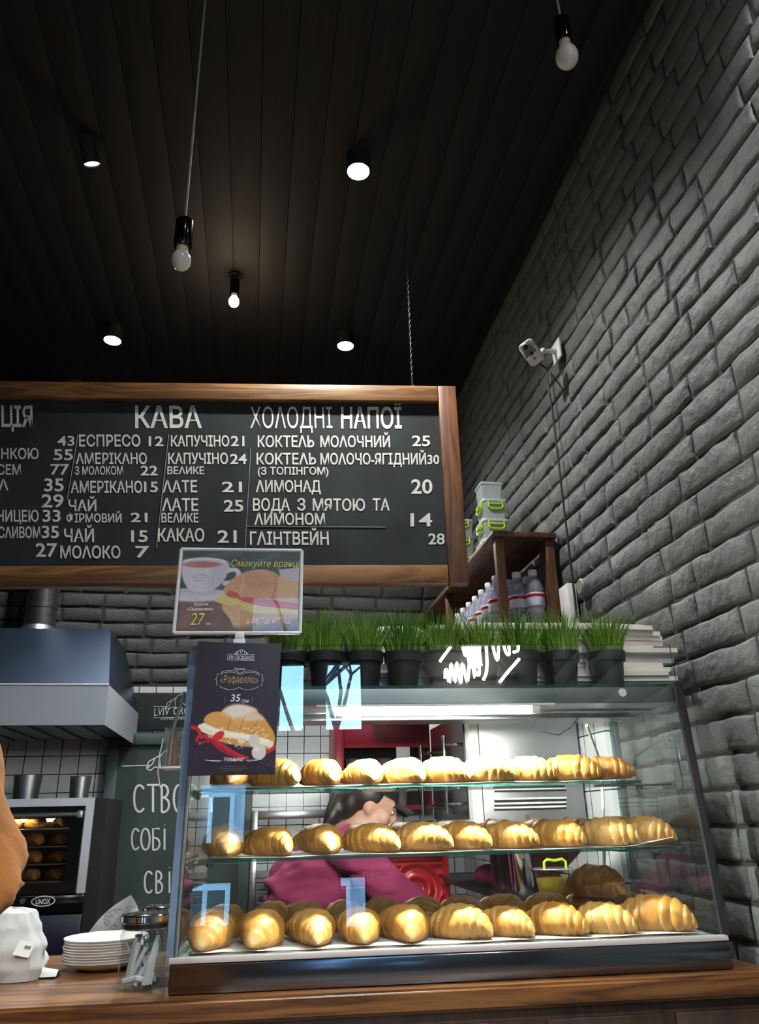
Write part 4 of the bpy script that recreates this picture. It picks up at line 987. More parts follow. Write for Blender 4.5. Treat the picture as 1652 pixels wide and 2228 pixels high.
MB().grid(flap, 8, 6).build('bag_flap', MT['paper'], bgt)
MB().grid(lambda u, v: Vector(stp(u, v))+Vector((0, -.008, 0)), 4, 4).build('sticker', MT['white'], bgt)['label'] = 'square white sticker'
MB().grid(lambda u, v: Vector(stp(.45+.4*u, .5+.22*v))+Vector((0, -.0088, 0)), 2, 2).build('sticker_print', MT['grey_print'], bgt)
# stirrer dispenser on a bracket at the case's end
sd = thing('stirrer_box', 'clear box of brown wooden stirrers hung on the end of the glass case', 'dispenser', cw(-XC-.055, .06, 0), CANG)
a0, a1 = case(356, 1668, .06), case(405, 1664, .06); b0 = case(362, 1585, .06)
zb, zt = a0.z, b0.z; xa, xb = a0.x+XC+.055, -.055+.055*2-.003
xb = .055-.0135
mb = MB(); mb.box2((xa-.004, -.03, zb-.006), (xb, .05, zb-.0015), bev=.001); mb.build('bracket_shelf', MT['white'], sd)
mb = MB()
for lo, hi in (((xa, -.026, zb), (xa+.002, .046, zt)), ((xb-.004, -.026, zb), (xb-.002, .046, zt)), ((xa, -.026, zb), (xb-.002, -.024, zt)), ((xa, .044, zb), (xb-.002, .046, zt))): mb.box2(lo, hi)
mb.build('clear_box', MT['acrylic'], sd, False)
q = random.Random(2)
for k in range(22):
    x = xa+.004+q.random()*(xb-xa-.012); y = -.02+q.random()*.058
    o = MB().box2((x, y, zb+.001), (x+.0045, y+.0014, zt-.012+q.uniform(-.012, .012))).build('wooden_stirrer', MT['wood_stick'])
    tag(o, 'brown wooden stirrer standing in the clear box on the end of the case', 'stirrer', 'wooden stirrers in the clear box'); o.location = sd.location; o.rotation_euler = (0, 0, CANG)
s_a, s_b = case(372, 1590, .04), case(402, 1505, .04)
o = tag(MB().tube([(s_a.x, .04, zb+.002), (s_a.x+.003, .04, s_a.z), (s_b.x, .04, s_b.z)], .0035, 8).build('drinking_straw', MT['steel_dull']), 'grey straw sticking up out of the clear stirrer box', 'straw'); o.location = CPIV; o.rotation_euler = (0, 0, CANG)
cps = [case(356, 1608, .03), case(348, 1640, .02), case(344, 1680, .02), case(349, 1715, .02)]
MB().tube([(p.x+XC+.055, p.y-.06, p.z) for p in cps], [(.001, .004), (.001, .006), (.001, .006), (.001, .003)], 6).build('hanging_strap', MT['white'], sd)
# ------------------------------------------------------------------ wooden shelf unit with bottles and tubs along the brick wall
SX0, SX1, SY0, SY1 = .868, 1.098, 2.60, 4.2
ztop, zlow = 2.475, 2.145
su = thing('wall_shelf_unit', 'long dark wooden shelf unit against the brick wall with water bottles inside', 'shelf', (SX0, SY0, 0))
def sub(a, b, name, mt): return MB().box2(a, b, bev=.003).build(name, mt, su, world=True)
sub((SX0-.01, SY0-.012, ztop), (SX1+.012, SY1, ztop+.022), 'top_board', MT['shelf_wood'])
sub((SX0-.01, SY0-.012, zlow-.022), (SX1+.012, SY1, zlow), 'lower_board', MT['shelf_wood'])
for x in (SX0, SX1-.032):
    for y in (SY0, 3.38, SY1-.04): sub((x, y, zlow+.001), (x+.034, y+.03, ztop-.001), 'post', MT['shelf_post'])
sub((SX1-.03, SY0+.04, zlow+.001), (SX1, SY0+.075, ztop-.001), 'wall_batten', MT['shelf_post'])
for y in (2.75, 3.5): 
    m = MB(); m.box2((SX1-.02, y, zlow-.22), (SX1+.002, y+.03, zlow-.0225)); m.tube([(SX0+.05, y+.015, zlow-.03), (SX1-.01, y+.015, zlow-.2)], .011, 4); m.build('wall_bracket', MT['black_matt'], su, world=True)
# bottles
bprof = [(0, 0), (.028, 0), (.0315, .005), (.0315, .055), (.030, .058), (.0315, .061), (.0315, .118), (.0295, .128), (.022, .150), (.0135, .162), (.013, .172), (0, .172)]
bo = thing('water_bottle', 'x', 'bottle', (0, 0, 0), 0, 'water bottles on the wall shelf')
MB().lathe(bprof, n=20).build('bottle_body', MT['bottle'], bo)
MB().lathe([(.0318, .066), (.0322, .067), (.0322, .108), (.0318, .109)], n=20).build('bottle_label', MT['label_blue'], bo)
MB().lathe([(.03225, .094), (.0324, .0945), (.0324, .104), (.03225, .1045)], n=20).build('label_band', MT['red'], bo)
MB().lathe([(0, .190), (.013, .190), (.0145, .187), (.0145, .173), (.0135, .171), (0, .171)], n=18).build('bottle_cap', MT['white'], bo)
remember(bo); first = True
spots = [(1107, 2.72, 'first of the front file of bottles behind the pale wooden post'), (1146, 2.70, 'middle bottle of the front file between the two shelf posts'), (1190, 2.68, 'bottle with the blue label next to the wall post')]
row = []
for k in range(7):
    row.append((.910, 2.75+k*.098, 'water bottle along the open edge of the wall shelf, %s from the pale post' % ordn[k]))
for k in range(5): row.append((.975, 2.70+k*.10, 'water bottle in the second file of the wall shelf, %s from the front' % ordn[k]))
for k in range(4): row.append((1.035, 2.755+k*.10, 'water bottle in the file by the bricks on the wall shelf, %s from the front' % ordn[k]))
row.append((1.028, 2.665, 'water bottle with a clear blue label beside the wall post of the shelf'))
for x, y, lab in row:
    if first: bo.location = (x, y, zlow+.0005); bo['label'] = lab; first = False; bo.scale = (1.17,)*3
    else: b2 = dup(bo, (x, y, zlow+.0005), rnd.uniform(0, 6), lab)
# milky tubs with lime clips stacked on top
def tub(loc, w, d, h, label, clips=True, lid=True):
    t = thing('plastic_tub', label, 'container', loc, 0, 'milky tubs on the wall shelf')
    m = MB(); a = .88
    def ring(s, z, n=6): return [(sx*(w/2*s-.012)+.012*math.cos(b+k*PI/2/n), sy*(d/2*s-.012)+.012*math.sin(b+k*PI/2/n), z) for sx, sy, b in ((1, 1, 0), (-1, 1, PI/2), (-1, -1, PI), (1, -1, 1.5*PI)) for k in range(n+1)]
    rs = [ring(a, 0), ring(a+.02, .004), ring(.99, h-.012), ring(1.04, h-.012), ring(1.04, h-.004), ring(1.0, h)]
    n = len(rs[0]); vs = [p for r in rs for p in r]
    fs = [(i*n+j, i*n+(j+1) % n, (i+1)*n+(j+1) % n, (i+1)*n+j) for i in range(len(rs)-1) for j in range(n)]
    m.add(vs, fs+[tuple(range(n))[::-1], tuple((len(rs)-1)*n+j for j in range(n))]); m.build('tub_body', MT['tub'], t)
    if clips:
        for sx, sy in ((0, -1), (-1, 0)):
            m = MB(); c = Vector((sx*w*.53, sy*d*.53, h*.62)); e = Vector((abs(sy), abs(sx), 0))
            wd = (w if sy else d)*.30
            m.tube([c+e*(-wd)+Vector((0, 0, h*.26)), c+e*(-wd)-Vector((0, 0, h*.05)), c+e*(-wd*.7)-Vector((0, 0, h*.14)), c+e*wd*.7-Vector((0, 0, h*.14)), c+e*wd-Vector((0, 0, h*.05)), c+e*wd+Vector((0, 0, h*.26))], .0045, 8)
            m.tube([c+e*(-wd)+Vector((0, 0, h*.1)), c+e*wd+Vector((0, 0, h*.1))], .004, 8)
            m.build('lime_clip', MT['lime'], t)
    return t
zt = ztop+.0225; y1 = 2.98; x1 = aty(1072, 1160, y1).x
for k in range(3): tub((x1+.002*k, y1, zt+k*.092), .118-.006*k, .118, .0915, 'milky tub with lime clips in the tall stack on the wall shelf, %s from below' % ordn[k])
tub((x1, y1+.005, zt+3*.092), .098, .10, .085, 'clear empty tub on top of the tall stack on the wall shelf', False)
y2 = 3.42; x2 = .955
for k in range(4): tub((x2, y2, zt+k*.088), .13, .12, .087, 'milky tub with lime clips in the low stack behind the menu board, %s from below' % ordn[k])
# big milky tub in the gap below, standing on the tiled ledge
tp = aty(945, 1320, 3.75)
kl = thing('kitchen_wall_ledge', 'white ledge along the kitchen wall carrying a big milky crate', 'ledge', (tp.x, YB-.03, 0))
MB().box2((.55, 3.60, 2.19-.02), (.855, YB-.031, 2.19), bev=.003).build('ledge_board', MT['white'], kl, world=True)
c0 = thing('plastic_crate', 'big milky rounded plastic crate seen between the grass and the wall shelf', 'container', (.70, 3.80, 2.1905))
m = MB(); w, d, h = .27, .30, .20
def ring2(sx_, sy_, z, r=.05, n=8): return [(sx*(w/2*sx_-r)+r*math.cos(b+k*PI/2/n), sy*(d/2*sy_-r)+r*math.sin(b+k*PI/2/n), z) for sx, sy, b in ((1, 1, 0), (-1, 1, PI/2), (-1, -1, PI), (1, -1, 1.5*PI)) for k in range(n+1)]
rs = [ring2(1.0, 1.0, 0), ring2(1.03, 1.03, .012), ring2(1.03, 1.03, .10), ring2(.99, .99, .15), ring2(.92, .92, .18), ring2(.82, .84, .197), ring2(.75, .78, .20)]
n = len(rs[0]); m.add([p for r in rs for p in r], [(i*n+j, i*n+(j+1) % n, (i+1)*n+(j+1) % n, (i+1)*n+j) for i in range(len(rs)-1) for j in range(n)]+[tuple(range(n))[::-1], tuple((len(rs)-1)*n+j for j in range(n))]); m.build('crate_body', MT['tub'], c0)

# ------------------------------------------------------------------ security camera, its cable and the cable duct on the brick wall
sc_p = atx(1210, 765, XW-.03)
sc = thing('security_camera', 'white security camera with a grey lens panel on the brick wall', 'camera', (XW-.02, sc_p.y, sc_p.z))
m = MB(); m.box((-.006, 0, 0), (.010, .075, .085), bev=.004); m.build('wall_plate', MT['white'], sc)
hd = aty(1157, 767, sc_p.y-.03) - Vector(sc.location); arm_end = aty(1182, 764, sc_p.y-.015)-Vector(sc.location)
MB().tube([(-.008, 0, 0), (-.03, -.003, .0), arm_end*.7, arm_end], [.014, .009, .0075, .008], 12).ball(arm_end, .0125, 14, 10).build('mount_arm', MT['white'], sc)
look = (CAM+Vector((-.9, 0, -.4)) - (Vector(sc.location)+hd)).normalized()
tilt = aty(1173, 793, sc_p.y-.03) - aty(1142, 742, sc_p.y-.03)
zz = -(tilt - look*tilt.dot(look)).normalized(); xx = zz.cross(look).normalized()
hm = Matrix((( xx.x, -look.x, zz.x, hd.x), (xx.y, -look.y, zz.y, hd.y), (xx.z, -look.z, zz.z, hd.z), (0, 0, 0, 1)))
MB().box((0, 0, 0), (.062, .034, .098), bev=.013, xf=hm).build('camera_body', MT['white'], sc)
MB().box((0, -.0162, .018), (.050, .003, .052), bev=.001, xf=hm).build('front_panel', mat('grey_panel', C(120, 120, 128), .35), sc)
ln_ = MB(); l2 = hm @ Matrix.Translation((0, -.018, .026)) @ Matrix.Rotation(R(90), 4, 'X'); ln_.lathe([(0, 0), (.0165, 0), (.0165, .006), (.014, .009), (.010, .009), (.009, .005), (0, .005)], n=28, xf=l2); ln_.build('lens_ring', MT['steel_dull'], sc)
MB().lathe([(0, .0056), (.0088, .0056), (.006, .0085), (0, .0092)], n=24, xf=l2).build('lens', MT['black_gloss'], sc)
MB().lathe([(0, 0), (.0065, 0), (.006, .004), (0, .005)], n=20, xf=hm @ Matrix.Translation((.004, -.017, -.004)) @ Matrix.Rotation(R(90), 4, 'X')).build('motion_sensor', MT['black_gloss'], sc)
MB().lathe([(0, 0), (.005, 0), (.0045, .002), (0, .0025)], n=16, xf=hm @ Matrix.Translation((.0, -.0165, -.026)) @ Matrix.Rotation(R(90), 4, 'X')).build('speaker_dot', MT['steel_dull'], sc)
cps = [Vector(sc.location)+hd+Vector((.02, .02, -.02))] + [atx(*p, XW-.033) for p in ((1187, 800), (1195, 850), (1203, 900), (1215, 1000), (1228, 1110), (1240, 1210), (1250, 1290), (1256, 1345))]
o = tag(MB().tube([tuple(p) for p in cps], .0042, 8).build('camera_cable', MT['cable']), 'thin black cable running down the bricks from the security camera', 'cable')
a, b = atx(1240, 1272, XW-.03), atx(1246, 1345, XW-.03)
tag(MB().box2((XW-.05, a.y-.02, b.z-.10), (XW-.016, a.y+.06, a.z), bev=.003).build('cable_duct', MT['white']), 'white square cable duct on the bricks below the hanging cable', 'cable duct')
b = atx(1264, 1277, XW-.03)
jb = MB(); jb.lathe([(0, 0), (.030, 0), (.030, .018), (.024, .024), (.0, .025)], n=24, xf=Matrix.Translation((XW-.012, b.y, b.z)) @ Matrix.Rotation(R(-90), 4, 'Y')); tag(jb.build('junction_box', mat('painted_box', C(120, 118, 116), .6)), 'small round grey junction box on the bricks beside the white duct', 'junction box')
# ------------------------------------------------------------------ kitchen behind the counter
bc = thing('back_worktop', 'steel kitchen worktop along the tiled wall carrying the oven and racks', 'worktop', (-.7, 3.9, 0))
for a, b in (((-2.5, 3.50, .90), (.96, YB-.032, .94)),): MB().box2(a, b, bev=.004).build('worktop', MT['steel'], bc, world=True)
MB().box2((-2.5, 3.54, 0.001), (.96, YB-.032, .899)).build('cabinet_body', MT['steel_dull'], bc, world=True)
# extractor hood and its duct
hp0, hp1 = aty(237, 1490, 3.3), aty(228, 1577, 3.3)
hx, hz1, hz0 = hp0.x, hp0.z, hp1.z
hood = thing('extractor_hood', 'stainless extractor hood over the oven with a round duct to the ceiling', 'extractor hood', (-1.25, 3.8, hz0))
X_, xr = -2.0, hx
yb_ = YB-.035
m = MB()
m.box2((X_, 3.3, hz0), (xr, 3.304, hz1)); m.box2((xr-.003, 3.304, hz0), (xr, yb_, hz1)); m.box2((X_, 3.304, hz0), (X_+.003, yb_, hz1)); m.box2((X_+.003, 3.30, hz0+.001), (X_+.03, 3.33, hz0+.02))
m.tube([(X_, 3.3, hz1), (xr, 3.3, hz1)], .004, 6)
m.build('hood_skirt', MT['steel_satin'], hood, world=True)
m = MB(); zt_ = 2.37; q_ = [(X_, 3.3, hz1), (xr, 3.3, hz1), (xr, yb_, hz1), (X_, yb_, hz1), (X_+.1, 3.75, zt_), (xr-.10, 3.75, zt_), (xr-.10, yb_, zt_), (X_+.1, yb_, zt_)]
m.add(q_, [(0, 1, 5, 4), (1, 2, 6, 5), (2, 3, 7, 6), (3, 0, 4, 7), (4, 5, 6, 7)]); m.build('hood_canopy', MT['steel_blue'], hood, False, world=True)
m = MB(); m.box2((X_+.01, 3.31, hz0+.03), (xr-.01, yb_-.01, hz0+.045)); 
for k in range(12): m.box2((X_+.03+k*.11, 3.33, hz0+.02), (X_+.06+k*.11, yb_-.03, hz0+.03))
m.build('hood_filter', MT['steel_dull'], hood, world=True)
d0 = aty(79, 1421, 3.98); d1 = aty(96, 1280, 3.98); dr = abs(aty(113, 1421, 3.98).x-aty(44, 1421, 3.98).x)/2
dx = (d0.x+d1.x)/2
m = MB(); m.lathe([(dr, zt_-.002), (dr, 2.52), (dr+.004, 2.522), (dr+.004, 2.535), (dr, 2.537), (dr, ZC-.001)], (dx, 3.98, 0), n=40); m.build('duct_pipe', MT['steel'], hood, world=True)
MB().lathe([(dr, zt_+.0005), (dr+.025, zt_+.001), (dr+.006, zt_+.05), (dr, zt_+.06)], (dx, 3.98, 0), n=40).build('duct_collar', MT['steel_dull'], hood, world=True)

# black header sign with the shop's logo
YP = YB-.05
hs = thing('logo_panel', 'black wall panel with a white line drawing of a croissant and lettering', 'sign', (-.4, YP, 2.05))
a, b = aty(236, 1507, YP), aty(236, 1590, YP)
MB().box2((a.x-.02, YP, b.z), (.06, YB-.0305, a.z), bev=.002).build('panel_board', MT['slate'], hs, world=True)
tx = MB()
def pw(px, py): return aty(px, py, YP-.001)
lay_text(tx, 'LVIV', pw(335, 1558), pw(368, 1556), pw(337, 1539), 0); lay_text(tx, 'CROISSANTS', pw(377, 1556), pw(478, 1552), pw(378, 1538), 0)
for p, q in (((334, 1537), (362, 1537)), ((333, 1562), (480, 1558)), ((444, 1536), (480, 1535))): stroke(tx, [pw(*p), pw(*q)], .0016)
lc = pw(402, 1538); logo_croissant(tx, lambda a, b: lc+Vector((a*.095, 0, b*.115)), 1, .0016)
lay_text(tx, 'КРУАСАНИ З ПЕКАРНІ', pw(350, 1567), pw(455, 1564), pw(350, 1563), 0)
tx.build('panel_lettering', MT['chalk_grey'], hs, False, world=True)

# green grey chalkboard
YK = YB-.14
kb = thing('chalkboard', 'tall green-grey framed chalkboard with rounded white letters beside the oven', 'chalkboard', (-.4, YK, .9405))
a = aty(228, 1597, YK); kx0 = aty(228, 1700, YK).x; kx1 = aty(548, 1740, YK).x; kz = a.z
fw = .055
for p, q in (((kx0, YK-.012, .941), (kx0+fw, YK+.02, kz)), ((kx1-fw, YK-.012, .941), (kx1, YK+.02, kz)), ((kx0+fw+.001, YK-.011, kz-fw), (kx1-fw-.001, YK+.019, kz)), ((kx0+fw+.001, YK-.011, .941), (kx1-fw-.001, YK+.019, .941+fw))): MB().box2(p, q, bev=.004).build('frame_side', MT['slate_frame'], kb, world=True)
MB().box2((kx0+.02, YK, .96), (kx1-.02, YK+.012, kz-.02)).build('slate_panel', MT['slate_green'], kb, False, world=True)
tx = MB()
def kw(px, py): return aty(px, py, YK-.001)
def rlet(chars, x0, y0, x1, y1, r=.006):
    """round-ended letters drawn as strokes in the pixel box of each"""
    G = {'С': [bez([(1, .15), (.75, -.05), (.0, -.1), (0, .5), (0, 1.1), (.75, 1.05), (1, .85)])], 'Т': [[(0, 0), (1, 0)], [(.5, 0), (.5, 1)]],
         'В': [[(0, 0), (0, 1)], bez([(0, 0), (1, -.05), (1, .5), (0, .46), (1.25, .45), (1.1, 1.05), (0, 1)])], 'О': [bez([(.5, 0), (-.15, 0), (-.15, 1), (.5, 1), (1.15, 1), (1.15, 0), (.5, 0)])],
         'Б': [[(.9, 0), (0, 0), (0, 1)], bez([(0, .45), (1.2, .35), (1.2, 1.08), (0, 1)])], 'І': [[(.5, 0), (.5, 1)]], 'і': [[(.5, 0), (.5, 1)], [(.5, -.19), (.5, -.17)]], 'Й': [[(0, 0), (0, 1), (1, 0), (1, 1)], bez([(.2, -.25), (.3, -.12), (.7, -.12), (.8, -.25)])],
         'Р': [[(0, 0), (0, 1)], bez([(0, 0), (1.2, -.05), (1.2, .6), (0, .52)])], 'И': [[(0, 0), (0, 1), (1, 0), (1, 1)]]}
    for c, (xa, xb) in chars:
        tx = MB()
        for s_ in G[c]: tx.tube([kw(xa+(xb-xa)*u, y0+(y1-y0)*v) for u, v in s_], [(.0015, r)]*len(s_), 6, ref=(0, 1, 0))
        tx.build('chalk_letter', MT['chalk_grey'], kb, False, world=True)
rlet([('С', (292, 313)), ('Т', (320, 346)), ('В', (352, 370)), ('О', (378, 402)), ('Р', (412, 430)), ('И', (440, 460))], 0, 1708, 0, 1767)
rlet([('С', (287, 302)), ('О', (307, 326)), ('Б', (333, 349)), ('і', (354, 362)), ('С', (384, 402))], 0, 1803, 0, 1849, .005)
rlet([('С', (315, 331)), ('В', (340, 355)), ('і', (364, 374)), ('Й', (378, 394))], 0, 1896, 0, 1943, .005)
tx = MB(); stroke(tx, [kw(266, 1667), kw(325, 1665)], .003); lc = kw(378, 1668); logo_croissant(tx, lambda a, b: lc+Vector((a*.13, 0, b*.14)), 1, .0035)
tx.build('chalk_croissant', MT['chalk_grey'], kb, False, world=True)

# oven with croissants baking
YO = 3.42
o0, o1 = aty(205, 1735, YO), aty(190, 1990, YO)
ox0, ox1 = o0.x-.62, o0.x; oz1 = o0.z; oz0 = .9405
ov = thing('convection_oven', 'black and steel oven with croissants baking on four lit trays', 'oven', ((ox0+ox1)/2, 3.75, oz0))
def ob_(a, b, name, mt, bev=.003, par=None): return MB().box2(a, b, bev=bev).build(name, mt, par or ov, world=True)
zd0 = aty(190, 1944, YO).z; zc0 = aty(190, 1985, YO).z
m = MB(); dth = .45
m.box2((ox0, YO+.03, zd0), (ox0+.05, YO+dth, oz1)); m.box2((ox1-.05, YO+.03, zd0), (ox1, YO+dth, oz1)); m.box2((ox0+.05, YO+.03, oz1-.05), (ox1-.05, YO+dth, oz1)); m.box2((ox0+.05, YO+dth-.03, zd0), (ox1-.05, YO+dth, oz1-.05)); m.box2((ox0, YO+.03, oz0), (ox1, YO+dth, zd0-.001)); m.box2((ox1, YO+.05, oz0), (ox1+.045, YO+dth, oz1-.002))
m.build('oven_body', MT['black_matt'], ov, world=True)
m = MB(); f = .030
for p, q in (((ox0, YO+.012, zd0+.001), (ox0+f, YO+.029, oz1)), ((ox1-f, YO+.012, zd0+.001), (ox1, YO+.029, oz1)), ((ox0+f, YO+.012, oz1-f), (ox1-f, YO+.029, oz1))): m.box2(p, q)
m.build('steel_front', MT['steel_satin'], ov, world=True)
dr_ = MB(); g0, g1 = aty(150, 1920, YO).x, aty(150, 1780, YO).z; gz0 = aty(150, 1920, YO).z
wx1 = aty(146, 1850, YO).x; wx0 = ox0+.09
for p, q in (((ox0+f+.001, YO, zd0+.002), (wx0, YO+.024, oz1-f-.001)), ((wx1, YO, zd0+.002), (ox1-f-.001, YO+.024, oz1-f-.001)), ((wx0, YO, g1), (wx1, YO+.024, oz1-f-.001)), ((wx0, YO, zd0+.002), (wx1, YO+.024, gz0))): dr_.box2(p, q)
door = dr_.build('oven_door', MT['black_gloss'], ov, world=True)
MB().box2((wx0, YO+.006, gz0), (wx1, YO+.011, g1)).build('door_window', glass('oven_window', (.75, .72, .66, 1)), door, world=True)
hy = aty(150, 1772, YO-.03)
m = MB(); m.tube([(wx0-.01, YO-.03, hy.z), (wx1+.03, YO-.03, hy.z)], .009, 12); m.box((wx1+.035, YO-.014, hy.z), (.022, .026, .03), bev=.004); m.box((wx0-.02, YO-.014, hy.z), (.022, .026, .03), bev=.004); m.build('door_handle', MT['steel'], door, world=True)
ob_((ox0, YO-.002, zc0), (ox1, YO+.0295, zd0-.001), 'control_panel', MT['black_gloss'])
lp = aty(94, 1961, YO-.003)
m = MB(); m.tube([(lp.x+.042*math.cos(t), YO-.004, lp.z+.017*math.sin(t)) for t in np.linspace(0, 2*PI, 29)], .0022, 6, cap=False)
lay_text(m, 'UNOX', Vector((lp.x-.027, YO-.004, lp.z-.009)), Vector((lp.x+.027, YO-.004, lp.z-.009)), Vector((lp.x-.027, YO-.004, lp.z+.009)), .03); m.build('oven_badge', MT['chalk'], ov, False, world=True)
kp = aty(50, 1960, YO-.004); MB().cyl((kp.x, YO-.002, kp.z), (kp.x, YO-.012, kp.z), .010, n=16).build('control_button', MT['steel_dull'], ov, world=True)
ob_((ox0, YO-.001, oz0+.03), (ox1, YO+.0295, zc0-.004), 'lower_panel', mat('navy_panel', C(18, 18, 44), .3))
MB().box2((wx0, YO+dth-.040, oz1-.085), (wx1, YO+dth-.034, oz1-.065)).build('oven_lamp', MT['oven_lamp'], ov, world=True)
lamp('POINT', ((wx0+wx1)/2, YO+.10, oz1-.07), 1.1, (1, .78, .42), .03)
cs_ = croissant_mesh('oven_croissant', 12, nu=28, nv=18, pale=.2)
nn = 0
for k, zpx in enumerate((1802, 1840, 1878, 1916)):
    zt2 = aty(140, zpx, YO+.05).z
    t = tag(MB().box2((ox0+.055, YO+.045, zt2-.006), (ox1-.055, YO+.40, zt2), bev=.002).build('baking_tray', MT['steel_dull']), 'baking tray inside the lit oven, %s from above' % ordn[k], 'tray', 'trays in the oven')
    for j in range(4):
        o = bpy.data.objects.new('croissant', cs_); COL.objects.link(o); o.location = (wx1-.055-j*.10, YO+.13, zt2+.0005); o.rotation_euler = (0, 0, R(-60+13*j)); o.scale = (.66,)*3
        tag(o, 'small croissant baking on the %s oven tray, %s from the chalkboard side' % (ordn[k], ordn[j]), 'croissant', 'croissants baking in the oven')
# steel beakers on the oven
for (pa, pb, pt_), lab in (((22, 84, 1687), 'wide steel container standing on the oven beside the ochre sleeve'), ((146, 193, 1690), 'narrow steel container standing on the oven by the chalkboard')):
    a, b = aty(pa, 1730, YO+.14), aty(pb, 1730, YO+.14); r = (b.x-a.x)/2; h = aty(pa, pt_, YO+.14).z-oz1-.002
    o = tag(MB().lathe([(0, 0), (r*.86, 0), (r, h), (r*1.06, h+.002), (r*.97, h), (r*.84, .004), (0, .004)], n=32).build('steel_container', MT['steel_dull']), lab, 'container'); o.location = ((a.x+b.x)/2, YO+.16, oz1+.0012)
# tray rack seen through the glass
YR = 3.72
r0, r1 = aty(548, 1765, YR), aty(722, 1765, YR)
rk = thing('tray_rack', 'grey metal tray rack in the kitchen seen through the glass case', 'rack', ((r0.x+r1.x)/2, YR, .9405))
for x in (r0.x, r1.x-.03):
    for y in (YR, YR+.36): MB().box2((x, y, .9412), (x+.03, y+.03, r0.z), bev=.003).build('rack_post', MT['steel'], rk, world=True)
for y in (YR, YR+.36): MB().box2((r0.x+.031, y, r0.z-.035), (r1.x-.031, y+.03, r0.z), bev=.003).build('rack_rail', MT['steel'], rk, world=True)
for k, py in enumerate((1905, 1938, 1962, 1990)):
    z = aty(600, py, YR).z; MB().box2((r0.x+.032, YR+.005, z-.012), (r1.x-.032, YR+.385, z), bev=.002).build('rack_tray', MT['steel_dull'], rk, world=True)
# red wall cabinet with cups
YC = 3.90
c0_, c1_, c2_ = aty(729, 1560, YC), aty(947, 1560, YC), aty(735, 1765, YC)
rc = thing('red_cup_cabinet', 'open red wall cabinet with stacked cups behind the person in magenta', 'cabinet', ((c0_.x+c1_.x)/2, YC, c2_.z))
t = .045; x0, x1, z1, z0 = c0_.x, c1_.x, c0_.z, c2_.z
for p, q, n_ in (((x0, YC, z0), (x0+t, YB-.031, z1), 'side_panel'), ((x1-t*.8, YC, z0), (x1, YB-.031, z1), 'side_panel'), ((x0+t+.001, YC, z1-.15), (x1-t*.8-.001, YC+.03, z1), 'front_fascia'), ((x0+t+.001, YC+.031, z1-.02), (x1-t*.8-.001, YB-.031, z1), 'top_panel'), ((x0+t+.001, YC+.01, z0), (x1-t*.8-.001, YB-.031, z0+.02), 'bottom_panel')): MB().box2(p, q, bev=.003).build(n_, MT['red_dark'], rc, world=True)
MB().box2((x0+t, YB-.045, z0+.021), (x1-t*.8, YB-.0312, z1-.021)).build('back_panel', MT['black_matt'], rc, world=True)
zm = aty(800, 1690, YC+.1).z; MB().box2((x0+t+.001, YC+.01, zm-.014), (x1-t*.8-.001, YB-.046, zm), bev=.002).build('inner_shelf', MT['red_dark'], rc, world=True)
cupm = MB().lathe([(0, 0), (.027, 0), (.036, .085), (.038, .087), (.034, .087), (.026, .003), (0, .003)], n=20).mesh('paper_cup', mat('grey_cup', C(120, 112, 108), .5))
for j, zc in ((0, zm), (1, z0+.02)):
    for i in range(5):
        xx = x0+t+.055+i*.082
        if xx > x1-t-.045: continue
        o = bpy.data.objects.new('paper_cup', cupm); COL.objects.link(o); o.location = (xx, YC+.12, zc+.0005)
        tag(o, 'grey cup on the %s shelf of the red cabinet, %s from the tray rack' % (('upper', 'lower')[j], ordn[i]), 'cup', 'cups in the red cabinet')
# glare on the cabinet front, put in as a flat white card
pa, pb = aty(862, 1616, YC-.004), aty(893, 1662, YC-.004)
tag(MB().box2((pa.x, YC-.005, pb.z), (pb.x, YC+.0, pa.z-.02), bev=.001).build('glare_patch', MT['paper']), 'white patch standing in for glare on the front of the red cabinet', 'glare patch').location = (0, -.0, 0)
# embossed red tray leaning on the tiles
YT = 3.70
t0, t1 = aty(842, 1872, YT), aty(966, 1990, YT)
rt = MB(); rx, rz = (t0.x+t1.x)/2, (t0.z+t1.z)/2; hw, hh = (t1.x-t0.x)/2+.03, (t0.z-t1.z)/2+.03
def rtf(u, v):
    x, z = (u-.5)*2, (v-.5)*2; r = math.hypot(x-.05, z+.05)
    d = .010*math.cos(r*17)*math.exp(-r*.5)*(r < .75) + .02*(max(abs(x), abs(z)) > .86) + .006*math.sin(z*22)*(.75 <= r)*(abs(x) < .86)*(abs(z) < .86)
    return (rx+x*hw, YT-d+.02*z, rz+z*hh)
o = tag(rt.grid(rtf, 60, 60).build('embossed_tray', MT['red']), 'glossy red embossed plastic tray standing behind the person in magenta', 'tray')
zf = rz-hh
stand = thing('prep_stand', 'low steel prep stand carrying the red embossed tray', 'stand', (rx, YT, .9405)); MB().box2((rx-hw, YT-.06, .941), (rx+hw, YT+.12, zf-.001), bev=.003).build('stand_body', MT['steel_dull'], stand, world=True)
bx = aty(968, 1972, 3.3)
